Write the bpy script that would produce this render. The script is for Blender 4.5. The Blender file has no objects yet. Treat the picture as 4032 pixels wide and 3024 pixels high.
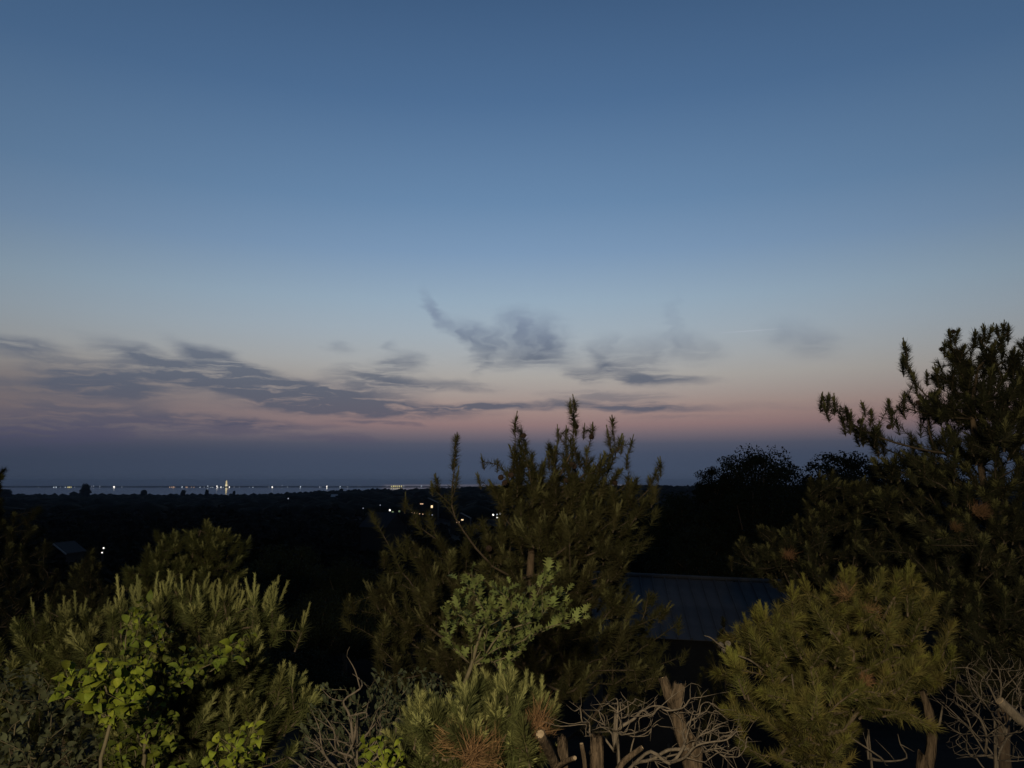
import bpy, math, random
import numpy as np
from mathutils import Vector, Matrix

random.seed(7)
RNG = np.random.default_rng(11)
SC = bpy.context.scene
COL = SC.collection

# ------------------------------------------------------------------ camera
EYE = 30.0                       # metres above the sea
FPX = 3046.0                     # focal length in photograph pixels (4032 wide)
PITCH = math.atan(388.0 / FPX)
cam_data = bpy.data.cameras.new('camera')
cam = bpy.data.objects.new('camera', cam_data)
COL.objects.link(cam)
cam.location = (0, 0, EYE)
cam.rotation_euler = (math.pi / 2 + PITCH, 0, 0)
cam_data.sensor_width = 36.0
cam_data.lens = 36.0 * FPX / 4032.0
cam_data.clip_start = 0.05
cam_data.clip_end = 60000
SC.camera = cam

def at(px, py, d):
    """world point seen at photo pixel (px,py), d metres ahead of the viewer"""
    x = (px - 2016.0) / FPX
    y = (1512.0 - py) / FPX
    dy = math.cos(PITCH) - y * math.sin(PITCH)
    dz = math.sin(PITCH) + y * math.cos(PITCH)
    k = d / dy
    return np.array([x * k, d, EYE + dz * k])

def azel(px, py):
    p = at(px, py, 1.0) - np.array([0, 0, EYE])
    return math.degrees(math.atan2(p[0], p[1])), math.degrees(math.atan2(p[2], math.hypot(p[0], p[1])))

def lin(c):
    return tuple(((v / 255.0) / 12.92 if v / 255.0 <= 0.04045 else ((v / 255.0 + 0.055) / 1.055) ** 2.4) for v in c)

# ------------------------------------------------------------------ view
SC.view_settings.view_transform = 'Standard'
SC.view_settings.look = 'None'
SC.view_settings.gamma = 1.0
SC.view_settings.exposure = 0.0
SC.view_settings.use_curve_mapping = False
SC.cycles.max_bounces = 4
SC.cycles.diffuse_bounces = 2
SC.cycles.glossy_bounces = 2
SC.cycles.transmission_bounces = 2
SC.cycles.caustics_reflective = False
SC.cycles.caustics_refractive = False

# ------------------------------------------------------------------ sky
world = bpy.data.worlds.new('World')
SC.world = world
world.use_nodes = True
WT = world.node_tree
WT.nodes.clear()

class NB:
    """tiny helper to wire math nodes"""
    def __init__(s, tree): s.t = tree
    def n(s, kind, **kw):
        nd = s.t.nodes.new(kind)
        for k, v in kw.items(): setattr(nd, k, v)
        return nd
    def put(s, sock, v):
        if isinstance(v, bpy.types.NodeSocket): s.t.links.new(v, sock)
        else: sock.default_value = v
    def m(s, op, a, b=0.0, c=0.0, clamp=False):
        nd = s.n('ShaderNodeMath', operation=op, use_clamp=clamp)
        s.put(nd.inputs[0], a); s.put(nd.inputs[1], b); s.put(nd.inputs[2], c)
        return nd.outputs[0]
    def rng(s, v, a, b, c, d, kind='SMOOTHSTEP'):
        nd = s.n('ShaderNodeMapRange', interpolation_type=kind, clamp=True)
        s.put(nd.inputs['Value'], v)
        for k, q in (('From Min', a), ('From Max', b), ('To Min', c), ('To Max', d)): s.put(nd.inputs[k], q)
        return nd.outputs['Result']
    def mix(s, f, a, b, blend='MIX'):
        nd = s.n('ShaderNodeMix', data_type='RGBA', blend_type=blend)
        s.put(nd.inputs[0], f); s.put(nd.inputs[6], a); s.put(nd.inputs[7], b)
        return nd.outputs[2]
    def noise(s, vec, scale, detail=3.0, rough=0.5, out='Fac', dim='3D'):
        nd = s.n('ShaderNodeTexNoise', noise_dimensions=dim)
        if vec is not None: s.t.links.new(vec, nd.inputs['Vector'])
        nd.inputs['Scale'].default_value = scale
        nd.inputs['Detail'].default_value = detail
        nd.inputs['Roughness'].default_value = rough
        return nd.outputs[out]
    def ramp(s, fac, stops):
        nd = s.n('ShaderNodeValToRGB')
        r = nd.color_ramp
        while len(r.elements) > 1: r.elements.remove(r.elements[0])
        r.elements[0].position = stops[0][0]; r.elements[0].color = (*stops[0][1], 1)
        for p, c in stops[1:]:
            e = r.elements.new(p); e.color = (*c, 1)
        s.t.links.new(fac, nd.inputs[0])
        return nd.outputs[0]

W = NB(WT)
tc = W.n('ShaderNodeTexCoord')
sep = W.n('ShaderNodeSeparateXYZ')
WT.links.new(tc.outputs['Generated'], sep.inputs[0])
el = W.m('MULTIPLY', W.m('ARCSINE', sep.outputs[2]), 57.29578)
azr = W.m('ARCTAN2', sep.outputs[0], sep.outputs[1])
az = W.m('MULTIPLY', azr, 57.29578)
SKY = [(-90, (30, 36, 48)), (-8, (40, 47, 60)), (-1.0, (62, 72, 92)), (0.3, (68, 79, 99)), (1.2, (66, 77, 98)),
       (2.4, (72, 80, 100)), (2.95, (86, 88, 104)), (3.5, (114, 103, 112)), (4.4, (149, 122, 121)), (5.4, (160, 138, 132)),
       (6.6, (165, 154, 149)), (7.8, (170, 166, 162)), (9.2, (167, 171, 174)), (11.0, (161, 174, 185)), (13.2, (150, 171, 189)),
       (16.8, (124, 152, 183)), (20.4, (104, 136, 171)), (27.3, (78, 110, 148)), (33.7, (63, 92, 128)), (48, (46, 68, 99)), (90, (30, 46, 74))]
t = W.m('DIVIDE', W.m('ADD', el, 90.0), 180.0)
base_sky = W.ramp(t, [((e + 90) / 180.0, lin(c)) for e, c in SKY])
# towards the left the pink gives way to grey
greyside = W.m('MULTIPLY', W.rng(az, -30.0, -3.0, 0.62, 0.0), W.m('MULTIPLY', W.rng(el, 2.4, 4.0, 0.0, 1.0), W.rng(el, 6.0, 9.0, 1.0, 0.0)))
base_sky = W.mix(greyside, base_sky, (*lin((116, 114, 122)), 1))
# the afterglow is strongest ahead and fades round the horizon
glow = W.m('POWER', W.m('MULTIPLY', W.m('ADD', W.m('COSINE', azr), 1.0), 0.5), 4.5)
amp = W.rng(el, 12.0, 36.0, 0.80, 0.42)
shade = W.m('SUBTRACT', 1.0, W.m('MULTIPLY', amp, W.m('SUBTRACT', 1.0, glow)))
base_sky = W.mix(1.0, base_sky, W.n('ShaderNodeCombineColor').outputs[0], 'MULTIPLY')
for q in WT.nodes:
    if q.bl_idname == 'ShaderNodeCombineColor':
        for i in range(3): WT.links.new(shade, q.inputs[i])
# thin dusk clouds, laid out by azimuth and elevation
comb = W.n('ShaderNodeCombineXYZ')
WT.links.new(az, comb.inputs[0]); WT.links.new(el, comb.inputs[1])
uv = comb.outputs[0]
def scaled(vec, sx, sy, rot=0.0):
    nd = W.n('ShaderNodeMapping'); WT.links.new(vec, nd.inputs['Vector'])
    nd.inputs['Scale'].default_value = (sx, sy, 1); nd.inputs['Rotation'].default_value = (0, 0, rot)
    return nd.outputs[0]
wn = W.noise(scaled(uv, 0.35, 1.1), 0.8, 3, 0.55, 'Color')
v1 = W.n('ShaderNodeVectorMath', operation='SUBTRACT'); WT.links.new(wn, v1.inputs[0]); v1.inputs[1].default_value = (.5, .5, .5)
v2 = W.n('ShaderNodeVectorMath', operation='MULTIPLY'); WT.links.new(v1.outputs[0], v2.inputs[0]); v2.inputs[1].default_value = (3.6, 1.0, 0)
v3 = W.n('ShaderNodeVectorMath', operation='ADD'); WT.links.new(uv, v3.inputs[0]); WT.links.new(v2.outputs[0], v3.inputs[1])
wuv = v3.outputs[0]
DEG = 0.0186
BLOBS = [  # px, py, half width, half height (pixels), tilt, weight
 (420,1512,260,60,6,1.0),(650,1462,260,48,15,.85),(860,1420,190,36,20,.95),(640,1412,280,26,14,.5),(1040,1530,380,58,9,.95),
 (1270,1562,430,50,5,.9),(1490,1500,220,50,6,.75),(1420,1612,540,28,1,.85),(1920,1600,380,16,-1,.95),(2480,1602,330,17,2,.95),
 (1580,1425,120,36,0,.6),(1545,1362,40,20,0,.32),(1770,1520,230,22,2,.5),(2400,1562,260,22,1,.45),(1340,1365,70,18,10,.3),
 (1700,1205,80,26,62,.55),(1765,1275,105,30,34,.6),(1885,1325,130,52,26,.8),(1890,1400,44,80,0,.45),(2085,1325,160,92,0,.75),
 (2160,1390,120,60,0,.6),(2020,1262,90,56,0,.35),(1990,1420,160,36,0,.4),(2400,1395,80,80,-20,.4),(2345,1430,56,70,-30,.45),
 (2290,1482,90,32,18,.55),(2540,1410,110,84,0,.42),(2600,1495,200,18,4,.65),(2470,1470,200,34,12,.4),(2655,1290,40,110,0,.25),
 (2720,1365,140,56,18,.34),(3160,1335,160,64,14,.36),(70,1362,180,32,4,.75),(60,1512,220,30,2,.5),(260,1432,330,20,4,.25),
 (300,1600,330,28,3,.36),(120,1690,430,70,0,.7),(650,1642,480,36,2,.4),(1000,1660,360,16,2,.6),(1500,1664,230,9,2,.55),
 (760,1685,380,40,0,.45),(1310,1722,230,18,2,.4),(3050,1600,400,16,1,.12),(1100,1480,200,20,10,.35),(2680,1640,260,9,1,.18)]
acc = None
for (bx, by, hw, hh, tilt, wgt) in BLOBS:
    a0, e0 = azel(bx, by)
    mp = W.n('ShaderNodeMapping', vector_type='TEXTURE')
    WT.links.new(wuv, mp.inputs['Vector'])
    mp.inputs['Location'].default_value = (a0, e0, 0)
    mp.inputs['Rotation'].default_value = (0, 0, -math.radians(tilt))
    mp.inputs['Scale'].default_value = (hw * DEG * 1.3, hh * DEG * 1.55, 1)
    ln = W.n('ShaderNodeVectorMath', operation='LENGTH'); WT.links.new(mp.outputs[0], ln.inputs[0])
    b = W.rng(ln.outputs['Value'], 0.15, 1.0, wgt, 0.0)
    acc = b if acc is None else W.m('ADD', acc, W.m('MULTIPLY', b, W.m('SUBTRACT', 1.0, W.m('MULTIPLY', acc, 0.55))))
streak = W.noise(scaled(wuv, 0.26, 2.1, -0.12), 1.0, 6, 0.62)
puff = W.noise(scaled(wuv, 0.9, 0.5), 1.0, 2, 0.45)
high = W.rng(el, 8.0, 10.5, 0.0, 1.0)
low_t = W.rng(streak, 0.30, 0.58, 0.16, 1.2)
high_t = W.rng(puff, 0.22, 0.66, 0.50, 1.1)
tex = W.m('ADD', W.m('MULTIPLY', low_t, W.m('SUBTRACT', 1.0, high)), W.m('MULTIPLY', high_t, high))
dens = W.m('MULTIPLY', acc, tex)
# the same kind of cloud goes on round the rest of the horizon
beyond = W.m('MULTIPLY', W.rng(W.m('ABSOLUTE', az), 36.0, 52.0, 0.0, 0.7), W.m('MULTIPLY', W.rng(el, 3.0, 6.0, 0.0, 1.0), W.rng(el, 9.0, 16.0, 1.0, 0.0)))
dens = W.m('ADD', dens, W.m('MULTIPLY', beyond, W.rng(streak, 0.5, 0.75, 0.0, 1.0)))
dens = W.m('MINIMUM', W.m('MULTIPLY', W.m('MULTIPLY', dens, 0.94), W.m('MULTIPLY', W.rng(el, 1.3, 2.2, 0.0, 1.0), W.rng(el, 15.0, 17.2, 1.0, 0.0))), 0.9)
cloud_col = W.ramp(t, [((e + 90) / 180.0, lin(c)) for e, c in [(0, (62, 70, 94)), (3.2, (76, 76, 99)), (5.0, (88, 90, 105)), (6.5, (86, 93, 109)), (9, (96, 105, 121)), (12, (122, 136, 158)), (20, (104, 128, 165))]])
sky_final = W.mix(dens, base_sky, cloud_col)
a0, e0 = azel(2950, 1303)                       # a short vapour trail
mp = W.n('ShaderNodeMapping', vector_type='TEXTURE'); WT.links.new(uv, mp.inputs['Vector'])
mp.inputs['Location'].default_value = (a0, e0, 0); mp.inputs['Rotation'].default_value = (0, 0, math.radians(0.8)); mp.inputs['Scale'].default_value = (3.2, 0.07, 1)
ln = W.n('ShaderNodeVectorMath', operation='LENGTH'); WT.links.new(mp.outputs[0], ln.inputs[0])
sky_final = W.mix(W.rng(ln.outputs['Value'], 0.1, 1.0, 0.30, 0.0), sky_final, (*lin((184, 190, 202)), 1))
bg = W.n('ShaderNodeBackground'); WT.links.new(sky_final, bg.inputs[0]); bg.inputs[1].default_value = 1.0
bg0 = W.n('ShaderNodeBackground'); WT.links.new(base_sky, bg0.inputs[0]); bg0.inputs[1].default_value = 1.0
belt = W.m('MULTIPLY', W.m('GREATER_THAN', el, 1.2), W.m('LESS_THAN', el, 17.5))   # clear sky above and below the cloud belt
wmix = W.n('ShaderNodeMixShader'); WT.links.new(belt, wmix.inputs[0]); WT.links.new(bg0.outputs[0], wmix.inputs[1]); WT.links.new(bg.outputs[0], wmix.inputs[2])
wo = W.n('ShaderNodeOutputWorld'); WT.links.new(wmix.outputs[0], wo.inputs[0])
world.cycles.sampling_method = 'MANUAL'
world.cycles.sample_map_resolution = 512

# the sun is already down behind the view: only the faintest wash of it is left
sun_data = bpy.data.lights.new('sun', 'SUN')
sun_data.energy = 0.01
sun_data.angle = math.radians(20)
sun_data.color = (1.0, 0.72, 0.62)
sun = bpy.data.objects.new('sun', sun_data); COL.objects.link(sun)
sun.rotation_euler = (math.radians(-86), 0, 0)

# ------------------------------------------------------------------ object helpers
def tag(o, label=None, cat=None, group=None, kind=None):
    if label: o['label'] = label
    if cat: o['category'] = cat
    if group: o['group'] = group
    if kind: o['kind'] = kind
    return o

def empty(name, loc):
    o = bpy.data.objects.new(name, None); o.empty_display_size = 0.2
    o.location = Vector(loc); COL.objects.link(o); return o

def add(name, mesh, parent=None, loc=None):
    o = bpy.data.objects.new(name, mesh)
    if parent is not None: o.parent = parent
    if loc is not None: o.location = Vector(loc)
    COL.objects.link(o); return o

class MB:
    def __init__(s): s.v = []; s.f = []; s.mi = []; s.n = 0; s.smooth = False
    def add(s, v, f, mat=0):
        s.v.append(np.asarray(v, float).reshape(-1, 3))
        for q in f: s.f.append(tuple(int(i) + s.n for i in q)); s.mi.append(mat)
        s.n += len(s.v[-1])
    def tris(s, v, mat=0):           # v (3N,3)
        n = len(v) // 3
        s.add(v, np.arange(3 * n).reshape(n, 3), mat)
    def box(s, c, size, mat=0, R=None):
        c = np.asarray(c, float); h = np.asarray(size, float) / 2
        v = np.array([[x, y, z] for x in (-1, 1) for y in (-1, 1) for z in (-1, 1)]) * h
        if R is not None: v = v @ np.asarray(R).T
        s.add(v + c, [(0, 1, 3, 2), (4, 6, 7, 5), (0, 4, 5, 1), (2, 3, 7, 6), (0, 2, 6, 4), (1, 5, 7, 3)], mat)
    def tube(s, P, R, k=5, mat=0, cap=True, rough=0.0):
        P = np.asarray(P, float); n = len(P)
        T = np.gradient(P, axis=0); T /= np.linalg.norm(T, axis=1)[:, None] + 1e-9
        ref = np.array([0.31, 0.17, 0.93]) if abs(T[0, 2]) < .8 else np.array([0.93, 0.31, 0.17])
        a = np.arange(k) * 2 * math.pi / k
        V = []
        for i in range(n):
            u = np.cross(T[i], ref); u /= np.linalg.norm(u) + 1e-9; w = np.cross(T[i], u); ref = np.cross(u, T[i])
            rr = R[i] * (1 + rough * RNG.normal(size=k)) if rough else np.full(k, R[i])
            V.append(P[i] + (np.cos(a) * rr)[:, None] * u + (np.sin(a) * rr)[:, None] * w)
        F = []
        for i in range(n - 1):
            for j in range(k):
                F.append((i * k + j, i * k + (j + 1) % k, (i + 1) * k + (j + 1) % k, (i + 1) * k + j))
        if cap:
            F.append(tuple((n - 1) * k + j for j in range(k))); F.append(tuple(reversed(range(k))))
        s.add(np.concatenate(V), F, mat)
    def mesh(s, name, mats, smooth=False, offset=None):
        V = np.concatenate(s.v) if s.v else np.zeros((0, 3))
        if offset is not None: V = V - np.asarray(offset)
        me = bpy.data.meshes.new(name)
        me.from_pydata(V.tolist(), [], s.f)
        for m_ in mats: me.materials.append(m_)
        if len(mats) > 1: me.polygons.foreach_set('material_index', s.mi)
        if smooth: me.polygons.foreach_set('use_smooth', [True] * len(me.polygons))
        me.update(); return me

def spline(P, R, m=3):
    P = np.asarray(P, float); R = np.asarray(R, float)
    if len(P) < 3: return P, R
    Q = np.concatenate([[2 * P[0] - P[1]], P, [2 * P[-1] - P[-2]]]); o, r = [], []
    for i in range(len(P) - 1):
        a, b, c, d = Q[i:i + 4]
        for k in range(m):
            t = k / m
            o.append(.5 * (2 * b + (c - a) * t + (2 * a - 5 * b + 4 * c - d) * t * t + (3 * b - a - 3 * c + d) * t ** 3)); r.append(R[i] * (1 - t) + R[i + 1] * t)
    o.append(P[-1]); r.append(R[-1]); return np.array(o), np.array(r)

def log(mb, P, R, k=20, m=5, groove=.10, splinter=0.0):
    """rough round timber: grooved, knotty, with a slightly torn end"""
    P = [np.asarray(q, float) for q in P]; R = list(R)
    P.insert(1, P[1] + (P[0] - P[1]) * min(.9, .12 / (np.linalg.norm(P[0] - P[1]) + 1e-9))); R.insert(1, R[1])
    P, R = spline(P, R, m); n = len(P)
    ph = RNG.random(5) * 6.28; a = np.arange(k) * 2 * math.pi / k
    prof = 1 + groove * np.sin(3 * a + ph[0]) + groove * .7 * np.sin(5 * a + ph[1]) + groove * .6 * np.sin(8 * a + ph[2])
    T = np.gradient(P, axis=0); T /= np.linalg.norm(T, axis=1)[:, None] + 1e-9
    ref = np.array([1.0, .1, .05]); V = []
    for i in range(n):
        u = np.cross(T[i], ref); u /= np.linalg.norm(u); w = np.cross(T[i], u)
        rr = R[i] * prof * (1 + RNG.normal() * .03 + .04 * RNG.normal(size=k))
        ring = P[i] + (np.cos(a) * rr)[:, None] * u + (np.sin(a) * rr)[:, None] * w
        if i == n - 1 and splinter: ring = ring + T[i] * (RNG.random(k)[:, None] * splinter)
        V.append(ring)
    F = [(i * k + j, i * k + (j + 1) % k, (i + 1) * k + (j + 1) % k, (i + 1) * k + j) for i in range(n - 1) for j in range(k)]
    V.append(P[-1:] - T[-1:] * .004)
    F += [((n - 1) * k + j, (n - 1) * k + (j + 1) % k, n * k) for j in range(k)]
    mb.add(np.concatenate(V), F)

# ------------------------------------------------------------------ materials
def material(name, col, col2=None, rough=0.8, scale=8.0, bump=0.0, spec=0.3, trans=0.0, vary=0.0, metal=0.0, stretch=None, coords='Object'):
    m_ = bpy.data.materials.new(name); m_.use_nodes = True
    T = m_.node_tree; T.nodes.clear(); N = NB(T)
    tcn = N.n('ShaderNodeTexCoord'); vec = tcn.outputs[coords]
    if stretch:
        mp_ = N.n('ShaderNodeMapping'); T.links.new(vec, mp_.inputs['Vector']); mp_.inputs['Scale'].default_value = stretch; vec = mp_.outputs[0]
    nz = N.noise(vec, scale, 5, 0.6)
    c = N.mix(N.rng(nz, 0.35, 0.65, 0, 1), (*col, 1), (*(col2 or col), 1))
    if vary:
        oi = N.n('ShaderNodeObjectInfo')
        hsv = N.n('ShaderNodeHueSaturation')
        T.links.new(c, hsv.inputs['Color'])
        N.put(hsv.inputs['Value'], N.rng(oi.outputs['Random'], 0, 1, 1 - vary, 1 + vary, 'LINEAR'))
        N.put(hsv.inputs['Hue'], N.rng(N.m('FRACT', N.m('MULTIPLY', oi.outputs['Random'], 7.13)), 0, 1, 0.5 - 0.03 * vary, 0.5 + 0.03 * vary, 'LINEAR'))
        c = hsv.outputs[0]
    p = N.n('ShaderNodeBsdfPrincipled')
    T.links.new(c, p.inputs['Base Color'])
    p.inputs['Roughness'].default_value = rough; p.inputs['Specular IOR Level'].default_value = spec; p.inputs['Metallic'].default_value = metal
    if bump:
        b = N.n('ShaderNodeBump'); b.inputs['Strength'].default_value = bump; b.inputs['Distance'].default_value = 0.02
        T.links.new(nz, b.inputs['Height']); T.links.new(b.outputs[0], p.inputs['Normal'])
    sh = p.outputs[0]
    if trans:
        tr = N.n('ShaderNodeBsdfTranslucent'); T.links.new(c, tr.inputs['Color'])
        mx = N.n('ShaderNodeMixShader'); mx.inputs[0].default_value = trans
        T.links.new(sh, mx.inputs[1]); T.links.new(tr.outputs[0], mx.inputs[2]); sh = mx.outputs[0]
    o = N.n('ShaderNodeOutputMaterial'); T.links.new(sh, o.inputs[0])
    return m_

def glow_mat(name, col, strength):
    m_ = bpy.data.materials.new(name); m_.use_nodes = True
    T = m_.node_tree; T.nodes.clear(); N = NB(T)
    m_.cycles.emission_sampling = 'NONE'; e = N.n('ShaderNodeEmission'); e.inputs[0].default_value = (*col, 1); e.inputs[1].default_value = strength
    o = N.n('ShaderNodeOutputMaterial'); T.links.new(e.outputs[0], o.inputs[0]); return m_

M = {}
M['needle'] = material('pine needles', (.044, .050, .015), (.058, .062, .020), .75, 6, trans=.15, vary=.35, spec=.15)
M['needle_mid'] = material('middle pine needles', (.037, .036, .014), (.049, .045, .018), .8, 6, trans=.15, vary=.4, spec=.12)  # darker copy of the needles: lamp falloff put into the colour
M['needle_dim'] = material('pine needles darkened for shade', (.020, .022, .011), (.029, .029, .015), .8, 6, trans=.12, vary=.4, spec=.08)  # darkest needle copy: the weak light on these pines painted in
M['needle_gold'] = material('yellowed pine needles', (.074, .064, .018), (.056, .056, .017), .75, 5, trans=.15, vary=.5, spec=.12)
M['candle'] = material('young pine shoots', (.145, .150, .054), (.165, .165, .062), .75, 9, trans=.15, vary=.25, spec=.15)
M['candle_mid'] = material('middle pine shoots', (.088, .088, .036), (.105, .100, .042), .75, 9, trans=.12, vary=.3, spec=.12)  # dimmer copy of the young shoots, lamp falloff included in the tone
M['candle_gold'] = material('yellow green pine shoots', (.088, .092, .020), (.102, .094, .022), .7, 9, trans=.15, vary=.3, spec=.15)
M['needle_dead'] = material('dead pine needles', (.15, .085, .042), (.11, .065, .03), .85, 9, vary=.3, spec=.15)
M['bark'] = material('pine bark', (.075, .052, .034), (.12, .085, .055), .9, 30, bump=.6, stretch=(1, 1, .35))
M['twig'] = material('pine twig bark', (.050, .037, .024), (.078, .058, .038), .9, 25, bump=.3)
M['deadwood'] = material('weathered dead wood', (.062, .050, .037), (.102, .083, .063), .9, 60, bump=.5, stretch=(1, 1, .3))
M['stumpwood'] = material('peeling stump wood', (.034, .025, .017), (.086, .063, .043), .95, 40, bump=1.0, stretch=(1.6, 1.6, .3), spec=.08)
M['cutwood'] = material('fresh cut wood', (.15, .112, .07), (.21, .16, .105), .85, 60, bump=.3)
M['cone'] = material('pine cone scales', (.026, .015, .010), (.045, .026, .015), .85, 60, bump=.5)
M['palecone'] = material('weathered grey cone', (.10, .09, .08), (.14, .125, .11), .85, 60, bump=.5)
M['leaf'] = material('broad leaf', (.062, .084, .012), (.084, .104, .016), .6, 14, trans=.25, vary=.4, spec=.12)
M['leaf_bright'] = material('bright young leaf', (.090, .118, .011), (.122, .142, .016), .62, 14, trans=.28, vary=.45, spec=.12)  # lighter, yellower copy of the broad leaf
M['leaf_oak'] = material('oak sapling leaf', (.076, .094, .028), (.102, .118, .038), .65, 20, trans=.2, vary=.45, spec=.1)
M['leaf_small'] = material('bayberry leaf', (.040, .050, .026), (.056, .066, .036), .6, 20, trans=.15, vary=.4, spec=.2)
M['leaf_grey'] = material('grey green leaf', (.046, .052, .027), (.058, .064, .034), .65, 14, trans=.15, vary=.35, spec=.12)
M['stem'] = material('leafy shrub stem', (.075, .062, .035), (.10, .085, .05), .8, 30)
M['canopy'] = material('woodland canopy', (.012, .018, .010), (.020, .027, .014), .9, .8, trans=.0, vary=.3, spec=.1)
M['wood_mass'] = material('distant wood', (.006, .0085, .006), (.010, .013, .009), .95, .12, spec=.05)
M['ground'] = material('hillside soil and litter', (.011, .010, .008), (.018, .016, .012), .95, .8, bump=.5, spec=.05)
M['roof_metal'] = material('grey metal roof', (.064, .063, .064), (.094, .090, .088), .7, .9, bump=.08, spec=.18)
M['wall_dark'] = material('weathered shingle wall', (.011, .011, .012), (.015, .015, .016), .9, 6)
M['shingle'] = material('far roof shingles', (.014, .014, .016), (.018, .018, .02), .85, 2)
M['trim'] = material('white painted trim', (.22, .22, .22), (.25, .25, .25), .6, 4)
M['pale_roof'] = material('pale roof', (.42, .43, .45), (.47, .48, .5), .6, 1)
M['steel'] = material('painted lamp steel', (.05, .05, .055), (.06, .06, .06), .5, 10, metal=.4)
M['far_land'] = material('far shore land', (.02, .024, .024), (.03, .033, .03), .95, .01, spec=.05)

# water
wm = bpy.data.materials.new('dusk sea'); wm.use_nodes = True
T = wm.node_tree; T.nodes.clear(); N = NB(T)
p = N.n('ShaderNodeBsdfPrincipled'); p.inputs['Base Color'].default_value = (.02, .03, .045, 1); p.inputs['Roughness'].default_value = .05; p.inputs['IOR'].default_value = 1.33; p.inputs['Specular Tint'].default_value = (.62, .64, .70, 1)
tcn = N.n('ShaderNodeTexCoord'); bn = N.n('ShaderNodeBump'); bn.inputs['Strength'].default_value = .06; bn.inputs['Distance'].default_value = .3
T.links.new(N.noise(tcn.outputs['Object'], .15, 4, .6), bn.inputs['Height']); T.links.new(bn.outputs[0], p.inputs['Normal'])
o = N.n('ShaderNodeOutputMaterial'); T.links.new(p.outputs[0], o.inputs[0]); M['sea'] = wm

# ------------------------------------------------------------------ terrain and sea
def smooth(a, b, x):
    t_ = np.clip((x - a) / (b - a), 0, 1); return t_ * t_ * (3 - 2 * t_)

def ground_z(x, y):
    x = np.asarray(x, float); y = np.asarray(y, float)
    near = 26.3 - 0.20 * np.clip(y, -5, 40) - 0.015 * np.clip(x, -12, 12)
    near = near - 9.0 * smooth(40, 140, y)
    s = x / np.maximum(y, 40)
    ridge = np.interp(s, [-.8, -.33, -.27, -.2, -.1, -.02, .1, .8], [2.0, 2.0, 5.5, 10.0, 12.0, 16.5, 17.0, 17.0])
    low = 9.3 + 1.2 * np.sin(x * .011 + 1) * np.cos(y * .009)
    k = smooth(250, 1250, y)
    far = low * (1 - k) + ridge * k
    z = np.where(y < 140, near, 0) + np.where(y >= 140, far, 0)
    blend = smooth(110, 200, y)
    z = near * (1 - blend) + far * blend
    drop = smooth(1500, 1800, y)
    return z * (1 - drop) - 4.0 * drop

ys = np.concatenate([np.linspace(-25, 60, 60), np.geomspace(62, 2000, 90)])
us = np.linspace(-1.25, 1.25, 90)
V = []
for y_ in ys:
    w_ = max(y_, 0) + 45
    xs = us * w_
    zz = ground_z(xs, np.full_like(xs, y_)) + (RNG.normal(size=len(xs)) * .04 if y_ < 60 else 0)
    V.append(np.stack([xs, np.full_like(xs, y_), zz], 1))
V = np.concatenate(V); nx = len(us)
F = [(i * nx + j, i * nx + j + 1, (i + 1) * nx + j + 1, (i + 1) * nx + j) for i in range(len(ys) - 1) for j in range(nx - 1)]
b = MB(); b.add(V, F)
tag(add('ground', b.mesh('ground', [M['ground']], True)), kind='structure')
b = MB(); R_ = 12500.0; k = 96
a = np.arange(k) * 2 * math.pi / k
b.add(np.concatenate([np.stack([np.cos(a) * R_, np.sin(a) * R_, a * 0], 1)]), [tuple(range(k))])
tag(add('sea', b.mesh('sea', [M['sea']])), kind='structure')

# far shore: a low dark strip of land across the water
FAR = 5000.0
b = MB(); V = []; n = 260
for i in range(n):
    s_ = -1.0 + 1.25 * i / (n - 1)
    x_ = s_ * FAR
    h_ = (.8 + .8 * abs(math.sin(i * .21)) + 1.2 * abs(math.sin(i * .057 + 1)) + RNG.random() * .6) * min(1, (n - i) / 30)
    for (dy, z_) in ((0, -2), (25, h_ * .6), (120, h_), (700, h_ * 1.05), (900, -2)):
        V.append((x_, FAR + dy, z_))
F = [(i * 5 + j, (i + 1) * 5 + j, (i + 1) * 5 + j + 1, i * 5 + j + 1) for i in range(n - 1) for j in range(4)]
b.add(V, F); tag(add('far_shore', b.mesh('far_shore', [M['far_land']], True)), kind='structure')
#@@PART2
# ------------------------------------------------------------------ plant machinery
def unit(v):
    v = np.asarray(v, float); return v / (np.linalg.norm(v, axis=-1, keepdims=True) + 1e-9)

def perp(d):
    r = RNG.normal(size=d.shape); c = np.cross(d, r); return unit(c)

def needles(base, dirs, length, width):
    """thin triangles, one per needle bundle -> (3N,3)"""
    s = perp(dirs) * (np.asarray(width).reshape(-1, 1) / 2)
    tip = base + dirs * np.asarray(length).reshape(-1, 1)
    return np.stack([base - s, base + s, tip], 1).reshape(-1, 3)

def around(axis, ang, n):
    """n unit vectors at angle ang (array) from axis, random round it"""
    axis = unit(axis); a_ = np.broadcast_to(axis, (n, 3))
    p_ = perp(a_.copy()); q_ = np.cross(a_, p_); ph = RNG.random(n)[:, None] * 2 * math.pi
    r_ = p_ * np.cos(ph) + q_ * np.sin(ph)
    ang = np.asarray(ang).reshape(-1, 1)
    return a_ * np.cos(ang) + r_ * np.sin(ang)

def in_poly(pts, poly):
    x, y = pts[:, 0], pts[:, 1]; inside = np.zeros(len(pts), bool); n_ = len(poly)
    for i in range(n_):
        x1, y1 = poly[i]; x2, y2 = poly[(i + 1) % n_]
        c = ((y1 > y) != (y2 > y)) & (x < (x2 - x1) * (y - y1) / ((y2 - y1) or 1e-9) + x1)
        inside ^= c
    return inside

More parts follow.
